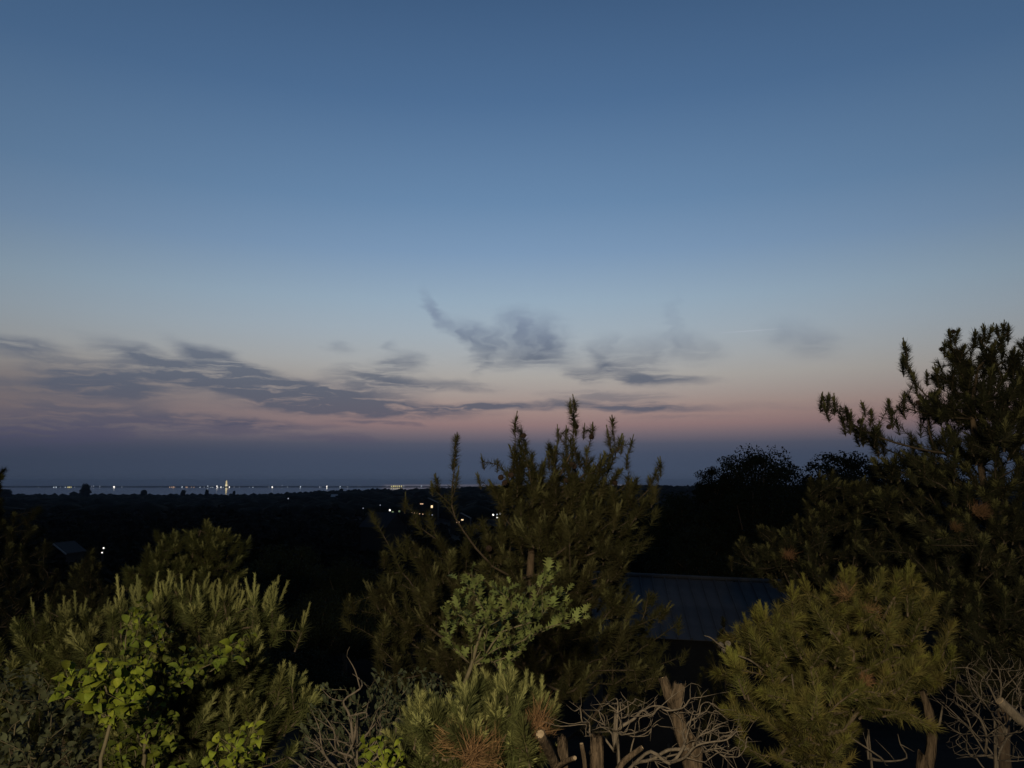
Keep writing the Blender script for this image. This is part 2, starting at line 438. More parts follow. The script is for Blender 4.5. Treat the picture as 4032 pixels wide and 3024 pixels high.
def edge_dist(pts, poly):
    d_ = np.full(len(pts), 1e9)
    P_ = np.array(poly, float)
    for i in range(len(P_)):
        a_, b_ = P_[i], P_[(i + 1) % len(P_)]
        ab = b_ - a_; t_ = np.clip(((pts - a_) @ ab) / (ab @ ab + 1e-9), 0, 1)
        d_ = np.minimum(d_, np.linalg.norm(pts - (a_ + t_[:, None] * ab), axis=1))
    return d_

def fill(poly, d0, thick, n_, front=1.0, inset=0):
    """n_ well spread points in the volume whose outline is poly (photo pixels), centred d0 metres ahead"""
    P_ = np.array(poly, float); lo, hi = P_.min(0), P_.max(0)
    c = RNG.random((n_ * (30 if inset else 14), 2)) * (hi - lo) + lo
    c = c[in_poly(c, poly)]
    e = edge_dist(c, poly)
    if inset: c = c[e > inset]; e = e[e > inset] - inset
    em = max(e.max(), 1)
    half = thick * np.sqrt(np.minimum(1, e / em * 1.6))
    dep = d0 + half * (RNG.random(len(c)) * 2 - 1) * front
    W_ = np.array([at(c[i, 0], c[i, 1], dep[i]) for i in range(len(c))])
    chosen = [0]; dm = np.linalg.norm(W_ - W_[0], axis=1)
    while len(chosen) < min(n_, len(c)):
        j = int(np.argmax(dm * (0.75 + 0.25 * RNG.random(len(dm)))))
        chosen.append(j); dm = np.minimum(dm, np.linalg.norm(W_ - W_[j], axis=1))
    return W_[chosen]

def clumps(poly, d0, thick, n_, per=7, sig=.12, front=.95):
    """tips gathered in separate sprays"""
    C_ = fill(poly, d0, thick, max(3, n_ // per), front, sig * .85 / d0 * FPX); out = []
    for c in C_:
        s_ = sig * RNG.uniform(.7, 1.25)
        q = RNG.normal(size=(per, 3)) * s_ * np.array([1, 1, .62]); q[0] = (0, 0, s_ * .7)
        out += list(c + q)
    return out

class Skel: pass

def grow(trunk, tips, limbs=(), alpha=.35, step=.22, down=1.2, wob=.02, sag=.0, tip_r=.0035, pw=2.4, rmin=0.0):
    """connect every tip to the nearest suitable point of the growing plant"""
    pos = [np.array(q, float) for q in trunk]; par = [-1] + list(range(len(trunk) - 1)); isT = [True] * len(trunk)
    L = [0.0]
    for i in range(1, len(trunk)): L.append(L[-1] + np.linalg.norm(pos[i] - pos[i - 1]))
    tips = np.asarray(tips); TR = np.array(pos)
    order = np.argsort([np.min(np.linalg.norm(TR - q, axis=1)) for q in tips])
    cap = 60000; A = np.zeros((cap, 3)); A[:len(pos)] = pos; LL = np.zeros(cap); LL[:len(L)] = L; n_ = len(pos)
    tipnode = {}
    for lb in limbs:                 # main limbs laid down before the twigs
        prev = int(np.argmin(np.linalg.norm(A[:n_] - np.asarray(lb[0]), axis=1)))
        for q in lb[1:]:
            q = np.asarray(q, float); s0 = A[prev].copy(); m_ = max(1, int(np.linalg.norm(q - s0) / step))
            for s_ in range(1, m_ + 1):
                A[n_] = s0 + (q - s0) * s_ / m_ + RNG.normal(size=3) * .008; LL[n_] = LL[prev] + np.linalg.norm(A[n_] - A[prev]); par.append(prev); isT.append(False); prev = n_; n_ += 1
    for oi in order:
        q = tips[oi]
        D = A[:n_] - q; dist = np.linalg.norm(D, axis=1)
        cost = dist + alpha * LL[:n_] * .5 + down * np.maximum(0, D[:, 2] + .25 * dist)
        cost[0] += 1.0
        j = int(np.argmin(cost)); src = A[j].copy(); le = dist[j]
        m_ = max(1, int(le / step)); prev = j
        bend = np.array([0, 0, -sag * le]) + RNG.normal(size=3) * wob * le * 2
        for s_ in range(1, m_ + 1):
            f = s_ / m_
            pt = src * (1 - f) + q * f + bend * (4 * f * (1 - f)) + (RNG.normal(size=3) * wob * .5 * min(le, .6) if s_ < m_ else 0)
            A[n_] = pt; LL[n_] = LL[prev] + np.linalg.norm(pt - A[prev]); par.append(prev); isT.append(False); prev = n_; n_ += 1
        tipnode[oi] = prev
    S = Skel(); S.pos = A[:n_].copy(); S.par = np.array(par); S.isT = np.array(isT); S.n = n_
    ch = [[] for _ in range(n_)]
    for i in range(1, n_): ch[S.par[i]].append(i)
    r = np.zeros(n_)
    for i in range(n_ - 1, -1, -1):
        r[i] = tip_r if not ch[i] else max(rmin, sum(r[c] ** pw for c in ch[i]) ** (1 / pw) + .00022)
    S.r = r; S.ch = ch; S.tip = tipnode
    # chains
    S.chains = []      # (group, [node indices])
    S.group = np.zeros(n_, int); gcount = [0]
    stack = [(0, -1, 0)]
    while stack:
        st, pr, g = stack.pop()
        c = [pr, st] if pr >= 0 else [st]; cur = st; S.group[cur] = g
        while ch[cur]:
            if S.isT[cur] and any(S.isT[k_] for k_ in ch[cur]): nx_ = [k_ for k_ in ch[cur] if S.isT[k_]][0]
            else: nx_ = max(ch[cur], key=lambda k_: r[k_])
            for k_ in ch[cur]:
                if k_ != nx_:
                    if S.isT[cur] and g == 0: gcount[0] += 1; g2 = gcount[0]
                    else: g2 = g
                    stack.append((k_, cur, g2))
            cur = nx_; S.group[cur] = g; c.append(cur)
        S.chains.append((g, c))
    S.ngroups = gcount[0] + 1
    return S

def skeleton_meshes(S, origin, rscale=1.0, rmax=None, rough=0.0, kt=8, kb=5):
    out = {}
    for g, c in S.chains:
        P_ = S.pos[c]; R_ = S.r[c] * rscale
        if len(c) > 1 and S.par[c[1]] == c[0] and g >= 0 and not (S.isT[c[0]] and S.isT[c[1]]):
            R_ = R_.copy(); R_[0] = R_[1]
        if rmax: R_ = np.minimum(R_, rmax)
        if len(P_) < 2: continue
        R_ = np.array(R_); R_[-1] *= .35
        P_, R_ = spline(P_, R_, 2 if kb < 6 else 3)
        out.setdefault(g, MB()).tube(P_, R_, kt if g == 0 else kb, rough=rough if g == 0 else 0)
    return out

def frame(d, roll):
    z = Vector(d).normalized(); q = z.to_track_quat('Z', 'Y')
    return q.to_matrix() @ Matrix.Rotation(roll, 3, 'Z')

# --- pine shoots (templates share mesh data) ---
def shoot_template(name, ncand, clen, nold, olen, mats, spread=.5, cneed=44, cn_len=.032, wid=.0032):
    b_ = MB(); zax = np.array([0, 0, 1.0])
    # old needles round the twig end
    zz = RNG.random(nold) * .15 - .12
    base = np.stack([RNG.normal(size=nold) * .003, RNG.normal(size=nold) * .003, zz], 1)
    dirs = around(zax, RNG.uniform(.12, 1.18, nold) - zz * 1.5, nold)
    dirs = unit(dirs)
    b_.tris(needles(base, dirs, RNG.uniform(.7, 1.1, nold) * olen, np.full(nold, wid)), 0)
    b_.tube([(0, 0, -.13), (0, 0, .015)], [.005, .005], 5, 2)
    for c in range(ncand):
        if c == 0: ax = unit(np.array([RNG.normal() * .08, RNG.normal() * .08, 1.0])); L_ = clen * RNG.uniform(.85, 1.15)
        else:
            ph = c * 2.39 + RNG.random(); ti = RNG.uniform(.25, spread + .12)
            ax = np.array([math.sin(ti) * math.cos(ph), math.sin(ti) * math.sin(ph), math.cos(ti)]); L_ = clen * RNG.uniform(.5, .9)
        bend = unit(ax + np.array([0, 0, .5]))
        P_ = [np.zeros(3), ax * L_ * .5, ax * L_ * .5 + bend * L_ * .5]
        b_.tube(P_, [.0055, .005, .0055], 5, 1)
        tt = RNG.random(cneed) ** .8
        base = np.array([P_[0] * (1 - t_) ** 2 + 2 * P_[1] * t_ * (1 - t_) + P_[2] * t_ * t_ for t_ in tt])
        dr = np.concatenate([around(ax * (1 - t_) + bend * t_, np.array([RNG.uniform(.3, .75)]), 1) for t_ in tt])
        b_.tris(needles(base, dr, RNG.uniform(.6, 1.1, cneed) * cn_len * (1.1 - .35 * tt), np.full(cneed, wid * 1.15)), 1)
    return b_.mesh(name, mats)

def template_set(name, mats, clen, spread=.5, ncs=(3, 4, 2, 5, 3, 1), nold=240, olen=.084, wid=.0058, cn_len=.036, cneed=60):
    return [shoot_template(name, nc, clen * RNG.uniform(.8, 1.2), nold, olen, mats, spread, cneed, cn_len, wid) for nc in ncs]

def cone_mesh(name, mat, length=.055, rad=.026):
    b_ = MB(); rows, k_ = 6, 8
    for i in range(rows):
        f = i / (rows - 1); r_ = rad * math.sin(math.pi * (0.18 + .74 * f)) ; z_ = length * (f - .5)
        for j in range(k_):
            a_ = (j + .5 * (i % 2)) * 2 * math.pi / k_
            o_ = np.array([math.cos(a_), math.sin(a_), 0]); t_ = np.array([-math.sin(a_), math.cos(a_), 0])
            w_ = r_ * .5
            b_.add([o_ * r_ * .45 + [0, 0, z_ - .004], o_ * r_ + t_ * w_ + [0, 0, z_ + .006], o_ * r_ * 1.12 + [0, 0, z_ + .010], o_ * r_ - t_ * w_ + [0, 0, z_ + .006]], [(0, 1, 2, 3)])
    b_.tube([(0, 0, -length * .5), (0, 0, 0), (0, 0, length * .5)], [rad * .35, rad * .7, rad * .3], 7)
    return b_.mesh(name, [mat])

CONE = cone_mesh('cone', M['cone'])
PALECONE = cone_mesh('pale_cone', M['palecone'], .06, .03)

def pine(label, base, trunk, tips, sets, needle_mat, group='pitch pines on the hillside', limit=300, shoot_scale=1.0,
         up=.5, extra_tip_scale=None, cones=(), dense=26, dead_tips=(), rscale=1.0, olen=.082, wid=.0056, tip_r=.0038, sag=.05, alpha=.35, barkmat=None, limbs=(), lead_sets=None, nbody=None):
    root = empty('pine_tree', base); tag(root, label, 'pine tree', group)
    trunk = [np.array(base, float)] + [np.array(q, float) for q in trunk]
    TP = [trunk[0]]
    for q in trunk[1:]:
        m_ = max(1, int(np.linalg.norm(q - TP[-1]) / .3)); s0 = TP[-1]
        for s_ in range(1, m_ + 1):
            TP.append(s0 + (q - s0) * s_ / m_ + (RNG.normal(size=3) * .012 if s_ < m_ else 0))
    tips = np.asarray(tips)
    S = grow(TP, tips, limbs, sag=sag, tip_r=tip_r, alpha=alpha)
    S.r = np.minimum(S.r, .09)
    B0 = np.array(base, float)
    gm = skeleton_meshes(S, B0, rscale, rough=.05)
    parts = {}
    for g, mb in gm.items():
        nm = 'trunk' if g == 0 else 'branch'
        parts[g] = add(nm, mb.mesh(nm, [barkmat or (M['bark'] if g == 0 else M['twig'])], True, B0), root)
    # tips -> shoots
    dcam = np.linalg.norm(tips - np.array([0, 0, EYE]), axis=1)
    
    if lead_sets: dcam[nbody:] -= 50
    order = np.argsort(dcam); near = set(order[:limit].tolist())
    stuff = MB()
    for i in range(len(tips)):
        nd = S.tip[i]; p_ = S.pos[nd]; d_ = unit(p_ - S.pos[S.par[nd]]); u_ = .85 if lead_sets and i >= nbody else up; d_ = unit(d_ * (1 - u_) + np.array([RNG.normal() * .16, RNG.normal() * .16, u_]))
        sc_ = shoot_scale * RNG.uniform(.8, 1.2)
        if extra_tip_scale is not None: sc_ *= extra_tip_scale[i]
        if i in near:
            me = random.choice(lead_sets if lead_sets and i >= nbody else sets)
            o_ = add('shoot', me, parts.get(S.group[nd], root), p_ - B0)
            o_.rotation_euler = frame(d_, RNG.random() * 6.28).to_euler(); o_.scale = (sc_, sc_, sc_)
        else:
            k_ = 95; bs = p_ + d_ * (RNG.random(k_)[:, None] * .15 - .12) * sc_
            stuff.tris(needles(bs, around(d_, RNG.uniform(.12, 1.2, k_), k_), RNG.uniform(.7, 1.1, k_) * olen * sc_, np.full(k_, wid * 1.3)))
    # needles along the young twigs
    tipset = set(S.tip.values()); depth = np.full(S.n, 9.0)
    for i in range(S.n - 1, 0, -1):
        if not S.ch[i]: depth[i] = 0
        depth[S.par[i]] = min(depth[S.par[i]], depth[i] + np.linalg.norm(S.pos[i] - S.pos[S.par[i]]))
    for i in range(1, S.n):
        if S.isT[i] and depth[i] > .35 or depth[i] > .5: continue
        a_, c_ = S.pos[S.par[i]], S.pos[i]; le = np.linalg.norm(c_ - a_); k_ = int(1.4 * dense * le / .1 * (1 - depth[i] * .9)) 
        if k_ < 1: continue
        bs = a_ + (c_ - a_) * RNG.random(k_)[:, None]
        ax = unit(c_ - a_ + np.array([0, 0, .15 * le]))
        stuff.tris(needles(bs, around(ax, RNG.uniform(.7, 1.4, k_), k_), RNG.uniform(.65, 1.1, k_) * olen, np.full(k_, wid)))
    if stuff.n: tag(add('needles', stuff.mesh('needles', [needle_mat], False, B0), root), kind='stuff')
    for c in cones:
        p_ = at(*c[:3]); j = int(np.argmin(np.linalg.norm(S.pos - p_, axis=1)))
        g = S.group[j]
        o_ = add('cone', PALECONE if len(c) > 3 and c[3] == 'pale' else CONE, parts.get(g, root), p_ - B0)
        o_.rotation_euler = (RNG.uniform(1.2, 2.2), RNG.uniform(-.6, .6), RNG.random() * 6.28); o_.scale = (.85,) * 3 if not (len(c) > 3) else (.46,) * 3
    for c in dead_tips:          # brown dead tufts
        p_ = at(*c[:3]); k_ = 150
        b_ = MB(); d_ = unit(np.array([RNG.normal() * .4, -.5, .6]))
        b_.tris(needles(p_ + RNG.normal(size=(k_, 3)) * .018 * c[3], around(d_, RNG.uniform(.1, 1.5, k_), k_), RNG.uniform(.6, 1.1, k_) * .10 * c[3], np.full(k_, .0032)))
        j = int(np.argmin(np.linalg.norm(S.pos - p_, axis=1)))
        tag(add('dead_tuft', b_.mesh('dead_tuft', [M['needle_dead']], False, B0), parts.get(S.group[j], root)), 'brown tuft of dead needles')
    return root, S

# --- broad leaves ---
def leaf_template(name, mat, profile, droop=.5, fold=.25, wid=.5, curl=.0):
    rows = len(profile); V_ = []; F_ = []
    x = 0.0; z = 0.0; ang = .5
    seg = 1.0 / (rows - 1)
    for i, w_ in enumerate(profile):
        if i: x += seg * math.cos(ang); z += seg * math.sin(ang); ang -= droop * (2.2 / rows)
        hw = w_[0] * wid; sh = w_[1]
        up_ = hw * fold
        V_ += [(x + sh, -hw, z + up_), (x, 0, z), (x + sh, hw, z + up_ * (1 + curl))]
    for i in range(rows - 1):
        a_ = i * 3
        F_ += [(a_, a_ + 1, a_ + 4, a_ + 3), (a_ + 1, a_ + 2, a_ + 5, a_ + 4)]
    b_ = MB(); b_.add(V_, F_)
    return b_.mesh(name, [mat], True)

OVATE = [(.02, 0), (.04, 0), (.30, 0), (.46, 0), (.48, 0), (.38, 0), (.20, 0), (.02, 0)]
ROUND = [(.02, 0), (.22, 0), (.42, 0), (.50, 0), (.46, 0), (.28, 0), (.03, 0)]
OAK = [(.02, 0), (.03, 0), (.10, 0), (.40, .10), (.12, 0), (.14, 0), (.52, .12), (.16, 0), (.14, 0), (.40, .14), (.14, 0), (.18, .06), (.02, 0)]

def leaf_sets(name, mat, prof, wid, droops):
    return [leaf_template(name, mat, prof, d_, random.uniform(.15, .45), wid * random.uniform(.85, 1.15), random.uniform(-.6, .6)) for d_ in droops]

def leafy(name, label, cat, base, trunk, tips, leaves, per, size, stem_mat, group=None, limit=300, step=.1, tip_r=.0014, spread=.12,
          up=.35, big=None, sag=0.0, wob=.05, alpha=.3, kind_root=True, rscale=1.0):
    """woody plant with single leaves set along its twigs"""
    root = empty(name, base); tag(root, label, cat, group)
    TP = [np.array(base, float)]
    for q in trunk:
        s0 = TP[-1]; m_ = max(1, int(np.linalg.norm(q - s0) / .12))
        for s_ in range(1, m_ + 1): TP.append(s0 + (np.array(q, float) - s0) * s_ / m_ + RNG.normal(size=3) * .009)
    S = grow(TP, tips, step=step, tip_r=tip_r, sag=sag, wob=wob, alpha=alpha)
    B0 = np.array(base, float); parts = {}
    for g, mb in skeleton_meshes(S, B0, rscale).items():
        nm = 'stem' if g == 0 else 'branch'
        parts[g] = add(nm, mb.mesh(nm, [stem_mat], True, B0), root)
    L_ = []
    for i in range(len(tips)):
        nd = S.tip[i]; pr = S.par[nd]; p_ = S.pos[nd]; back = S.pos[pr]
        d_ = unit(p_ - back)
        for k_ in range(per):
            f = (k_ + RNG.random() * .5) / per
            q = p_ - d_ * spread * f + RNG.normal(size=3) * .004
            out = around(d_, np.array([RNG.uniform(.5, 1.2)]), 1)[0]
            out = unit(out + np.array([0, -.25, up]))
            L_.append((q, out, size * RNG.uniform(.5, 1.2), S.group[nd]))
    L_.sort(key=lambda t_: np.linalg.norm(t_[0] - np.array([0, 0, EYE])))
    rest = MB()
    for i, (q, out, sz, g) in enumerate(L_):
        x_ = Vector(out).normalized(); upv = Vector((RNG.normal() * .45, RNG.normal() * .45 - .45, 1)).normalized()
        y_ = upv.cross(x_).normalized(); z_ = x_.cross(y_)
        R_ = Matrix((x_, y_, z_)).transposed()
        me = random.choice(leaves)
        if i < limit:
            o_ = add('leaf', me, parts.get(g, root), q - B0)
            o_.rotation_euler = R_.to_euler(); o_.scale = (sz, sz * random.uniform(.85, 1.15), sz)
        else:
            vs = np.array([v.co[:] for v in me.vertices]) * sz
            rest.add(vs @ np.array(R_).T + q, [tuple(pl.vertices) for pl in me.polygons])
    if rest.n: tag(add('leaves', rest.mesh('leaves', [leaves[0].materials[0]], True, B0), root), kind='stuff')
    return root, S

def ground_under(p_, drop=0.0):
    return np.array([p_[0], p_[1], float(ground_z(p_[0], p_[1])) - .05 - drop])

def chainpx(pts, d, n_each=3, jitter=0):
    out = []
    for i in range(len(pts) - 1):
        for k_ in range(n_each):
            f = k_ / n_each
            out.append(at(pts[i][0] * (1 - f) + pts[i + 1][0] * f, pts[i][1] * (1 - f) + pts[i + 1][1] * f, d + RNG.normal() * jitter))
    out.append(at(*pts[-1], d)); return out

# ------------------------------------------------------------------ shoot kinds
SET_MID = template_set('shoot', [M['needle_mid'], M['candle_mid'], M['twig']], .085, ncs=(3, 2, 4, 1, 3, 0, 2))
SET_MID += template_set('shoot', [M['needle_mid'], M['candle_mid'], M['twig']], .13, ncs=(3, 2))
SET_MAIN = template_set('shoot', [M['needle'], M['candle'], M['twig']], .085, ncs=(3, 2, 4, 1, 3, 0, 2))
SET_LONG = template_set('shoot', [M['needle'], M['candle'], M['twig']], .13, ncs=(3, 4, 2, 3, 1), nold=170, cneed=90, cn_len=.040, wid=.0050)
SET_DIM = template_set('shoot', [M['needle_dim'], M['candle_mid'], M['twig']], .08, ncs=(3, 2, 4, 1, 0), nold=190, wid=.0062)
SET_GOLD = template_set('shoot', [M['needle_gold'], M['candle_gold'], M['twig']], .055, ncs=(1, 0, 2, 3, 0, 1), nold=250, olen=.066, wid=.0045)
SET_LEAD = template_set('shoot', [M['needle'], M['candle'], M['twig']], .17, ncs=(3, 4, 2, 3), nold=110, cneed=150, cn_len=.030, wid=.0040, spread=.42)
SET_MIDLEAD = template_set('shoot', [M['needle_mid'], M['candle_mid'], M['twig']], .11, ncs=(3, 2, 1, 4), nold=130, cneed=90, cn_len=.022, wid=.0050, spread=.4)
SET_DIMLEAD = template_set('shoot', [M['needle_dim'], M['candle_mid'], M['twig']], .085, ncs=(3, 4, 5), nold=170, cneed=70, cn_len=.024, wid=.0056, spread=.4)
SET_GOLDLEAD = template_set('shoot', [M['needle_gold'], M['candle_gold'], M['twig']], .12, ncs=(3, 4, 5, 3), nold=160, olen=.08, cneed=120, cn_len=.034, wid=.0042, spread=.5)
SET_FAT = template_set('shoot', [M['needle'], M['candle'], M['twig']], .115, ncs=(3, 4, 3, 5), nold=260, olen=.095, cneed=150, cn_len=.034, wid=.0032, spread=.4)

# ------------------------------------------------------------------ the pines
# tall dense pine in the middle
d = 7.0
c1 = [(1590,1990),(1640,1960),(1720,2010),(1800,2080),(1900,1960),(1960,1880),(2000,1700),(2040,1640),(2110,1740),(2130,1850),(2170,1770),(2240,1720),(2300,1700),(2330,1850),(2400,1830),(2440,1740),(2500,1760),(2490,1890),(2540,1900),(2570,1960),
      (2570,2080),(2550,2180),(2510,2260),(2530,2330),(2640,2400),(2660,2520),(2620,2620),(2560,2750),(2400,2800),(1900,2780),(1650,2760),(1480,2700),(1440,2600),(1450,2500),(1410,2420),(1420,2330),(1500,2240),(1560,2200),(1580,2120)]
tips = clumps(c1, d, 1.0, 680, 7, .135) + list(fill([(1960,1930),(2030,1770),(2110,1840),(2180,1800),(2262,1730),(2320,1850),(2420,1800),(2470,1870),(2500,1940),(2500,2100),(2300,2200),(1950,2150)], d - .1, .45, 120)) + list(fill([(1600,2150),(2000,2100),(2450,2120),(2450,2300),(2500,2600),(1550,2650),(1480,2400)], d + .2, .6, 130))
lead = []   # explicit leaders that stand against the sky: (px,py)
for q in [(1797,1715),(1790,1790),(1800,1860),(1900,1800),(1885,1870),(1720,1880),(1700,1900),(1595,1960),(1960,1812),
          (2030,1645),(2052,1690),(2070,1740),(2030,1760),(2095,1790),(2020,1820),(2262,1570),(2246,1580),(2265,1660),(2230,1690),(2300,1680),(2335,1672),(2262,1740),(2250,1800),(2310,1770),(2196,1690),(2190,1760),(2160,1790),
          (2412,1650),(2395,1700),(2440,1720),(2450,1735),(2486,1730),(2470,1790),(2410,1770),(2380,1780),(2600,1815),(2585,1850),(2560,1880),(2340,1830),(2320,1850),(2375,1850)]:
    lead.append(at(q[0], q[1] + 18, d + RNG.normal() * .18))
sc = [1.0] * len(tips) + [.75] * len(lead)
base = ground_under(at(2050, 2700, d))
pine('tall dense pine in the middle, its leaders rising above the horizon', base,
     [at(2075, 2700, d), at(2085, 2300, d), at(2110, 2050, d), at(2200, 1880, d)], tips + lead, SET_MID, lead_sets=SET_MIDLEAD, nbody=len(tips), needle_mat=M['needle_mid'], extra_tip_scale=sc, limbs=[[at(x_, y_, d + .1 * (i - 2)) for x_, y_ in l_] for i, l_ in enumerate([[(2085,2400),(1950,2230),(1820,2090),(1782,1990),(1790,1850),(1797,1725)],[(2200,1890),(2258,1760),(2262,1590)],[(2115,2040),(2085,1850),(2045,1680)],[(2150,1970),(2350,1890),(2420,1790),(2408,1665)],[(2110,2200),(2400,2050),(2560,1930),(2598,1830)],[(1850,2110),(1740,1970),(1715,1890)],[(2090,2350),(2330,2320),(2570,2440)],[(2085,2400),(1700,2350),(1450,2400)],[(2085,2300),(1800,2200),(1620,2010)],[(2100,2150),(2300,2080),(2500,2060)]])],
     cones=[(1972,1880,d-.45),(1988,1900,d-.45),(2250,1828,d-.3),(2262,1835,d-.2),(2230,1890,d-.3),(2262,1870,d-.2),(2420,1900,d-.3),(2060,1715,d-.2),(2330,1720,d-.1),(1925,2160,d-.8),(2010,1870,d-.4),(2268,1680,d-.1)], dense=22)

# tall pine at the right edge, crown against the sky
d = 7.2
c8 = [(3380,1780),(3420,1700),(3480,1640),(3560,1600),(3600,1500),(3680,1420),(3720,1380),(3800,1350),(3850,1400),(3900,1330),(3960,1330),(4040,1400),(4150,1400),(4250,1600),(4300,2000),(4250,2500),(4100,2680),(3800,2560),(3600,2400),(3480,2200),(3400,2050),(3420,1900)]
tips = clumps(c8, d + .3, 1.1, 520, 7, .15) + list(fill([(3560,1720),(3700,1560),(3850,1480),(4100,1480),(4300,1700),(4250,2500),(4000,2600),(3650,2350),(3480,2050)], d + .5, .8, 240)) + list(fill([(3640,2300),(4300,2300),(4300,2800),(3780,2740)], d - .2, .4, 110)) + list(fill([(3690,1430),(3800,1360),(3900,1340),(4150,1380),(4150,1640),(3660,1640)], d + .1, .5, 90)); lead = []
for q in [(3235,1565),(3262,1560),(3285,1572),(3250,1600),(3335,1605),(3350,1640),(3400,1590),(3430,1620),(3500,1580),(3560,1560),(3545,1600),(3510,1620),(3565,1360),(3560,1400),(3555,1420),(3600,1480),(3650,1470),(3740,1310),(3770,1300),(3750,1360),(3720,1350),(3790,1370),(3690,1460),
          (3838,1310),(3875,1290),(3900,1295),(3925,1285),(3950,1280),(3970,1290),(3860,1330),(3940,1330),(4035,1330),(4010,1390),(3980,1400),(3450,1690),(3390,1660),(3320,1650)]:
    lead.append(at(q[0], q[1] + 16, d + RNG.normal() * .15))
sc = [1.18] * len(tips) + [.92] * len(lead)
base = ground_under(at(3900, 2500, d + .3))
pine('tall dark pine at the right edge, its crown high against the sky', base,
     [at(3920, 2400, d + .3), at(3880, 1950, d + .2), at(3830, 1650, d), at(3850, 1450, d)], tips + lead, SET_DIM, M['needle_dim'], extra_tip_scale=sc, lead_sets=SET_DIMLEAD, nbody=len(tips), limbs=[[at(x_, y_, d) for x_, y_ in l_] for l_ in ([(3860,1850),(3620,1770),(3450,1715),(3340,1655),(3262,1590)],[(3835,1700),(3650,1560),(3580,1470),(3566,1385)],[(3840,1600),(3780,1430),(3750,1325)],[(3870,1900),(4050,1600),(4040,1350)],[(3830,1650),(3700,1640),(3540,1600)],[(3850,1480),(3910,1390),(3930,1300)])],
     cones=[(3500,1680,d-.1),(3755,1306,d),(3710,1375,d),(3385,1660,d),(3890,1400,d),(3615,1585,d)], dense=24, dead_tips=[(3845,2010,d-.9,1.1),(3870,2025,d-.95,.9),(3760,2080,d-.8,.8)])

# pine behind the lit one, in front of the dark oaks
d = 8.6
c9 = [(2790,2230),(2850,2180),(2930,2090),(3000,2060),(3090,2100),(3120,2000),(3140,1900),(3220,1860),(3300,1880),(3420,1850),(3520,1950),(3560,2150),(3520,2450),(3300,2560),(3080,2480),(2990,2330),(2860,2285)]
tips = clumps(c9, d, .9, 400, 7, .16)
pine('dim bushy pine between the metal roof and the tall right pine', ground_under(at(3250, 2500, d)),
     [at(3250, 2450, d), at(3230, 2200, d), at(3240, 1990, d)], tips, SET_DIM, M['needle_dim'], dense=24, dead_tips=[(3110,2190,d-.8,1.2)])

# lit golden pine at the right, near
d = 4.3
c7 = [(2915,2610),(2950,2450),(3000,2440),(3050,2480),(3110,2330),(3180,2290),(3250,2310),(3330,2260),(3420,2330),(3480,2300),(3570,2270),(3690,2340),(3680,2420),(3600,2500),(3560,2580),(3680,2560),(3780,2540),(3760,2640),(3700,2720),(3600,2790),(3500,2850),(3380,2840),(3330,2930),(3360,3060),(3060,3060),(3040,2900),(2985,2800),(2945,2690)]
tips = clumps(c7, d, .62, 400, 8, .09)
lead = [at(q[0], q[1] + 45, d - .15 + RNG.normal() * .1) for q in [(2945,2445),(2990,2425),(3012,2400),(3060,2455),(2895,2590),(2920,2600),(2960,2500),(3700,2570),(3745,2550),(3660,2580),(3120,2320),(3180,2290),(3330,2250),(3352,2262),(3570,2270),(3600,2290),(3020,2520)]]
sc = [.95] * len(tips) + [1.0] * len(lead)
base = ground_under(at(3180, 3000, d))
pine('near golden green pine on the right lit by the lamp', base,
     [at(3180, 3000, d), at(3185, 2780, d - .1), at(3230, 2620, d), at(3330, 2450, d)], tips + lead, SET_GOLD, M['needle_gold'], extra_tip_scale=sc, lead_sets=SET_GOLDLEAD, nbody=len(tips), dead_tips=[(3330,2340,d-.5,.8),(3420,2420,d-.5,.8),(3400,2680,d-.35,.6),(3200,2880,d-.35,.6)],
     cones=[(2838,2538,d-.1,'pale'),(2866,2534,d-.1,'pale'),(2852,2558,d-.1,'pale')], dense=26, olen=.064, up=.25, wid=.0048)
pine('young dim pine sprig standing before the metal roof', ground_under(at(2850, 2560, 12)), [at(2850, 2560, 12), at(2848, 2450, 12)],
     fill([(2815,2520),(2845,2420),(2890,2520),(2950,2700),(2930,2900),(2760,2900),(2740,2700)], 12, .35, 70), SET_DIM, M['needle_dim'], dense=10)

# front left pine with long pale candles
d = 4.7
c2 = [(480,2420),(520,2350),(640,2370),(700,2320),(800,2330),(900,2370),(960,2340),(1060,2380),(1100,2420),(1190,2430),(1160,2500),(1060,2560),(1080,2640),(1150,2680),(1190,2720),(1180,2850),(1120,2950),(1150,3080),(420,3080),(350,2900),(360,2650),(420,2560)]
tips = clumps(c2, d, .55, 330, 6, .11) + list(fill([(640,2660),(900,2620),(1000,2800),(960,3050),(640,3050)], d - .4, .15, 50)); lead = []
for q in [(475,2350),(512,2320),(545,2350),(470,2400),(655,2290),(690,2270),(720,2300),(752,2285),(800,2300),(820,2330),(880,2310),(900,2320),(960,2340),(980,2330),(1000,2330),(1030,2350),(1070,2340),(1080,2350),(1190,2430),(600,2330),(640,2340),(1150,2650),(1110,2660),(850,2360),(930,2360)]:
    lead.append(at(q[0], q[1] + 55, d + RNG.normal() * .12))
pine('near pine at front left with long pale upright candles', ground_under(at(800, 3000, d)),
     [at(800, 3000, d), at(790, 2700, d), at(780, 2480, d)], tips + lead, SET_MAIN + SET_LONG[:2], M['needle'], extra_tip_scale=[.95] * len(tips) + [1.0] * len(lead), dense=13, up=.55, lead_sets=SET_LEAD, nbody=len(tips))
d = 5.6
c2b = [(110,2440),(140,2380),(220,2420),(300,2400),(330,2430),(400,2400),(430,2440),(470,2480),(480,2600),(400,2700),(150,2700),(60,2600)]
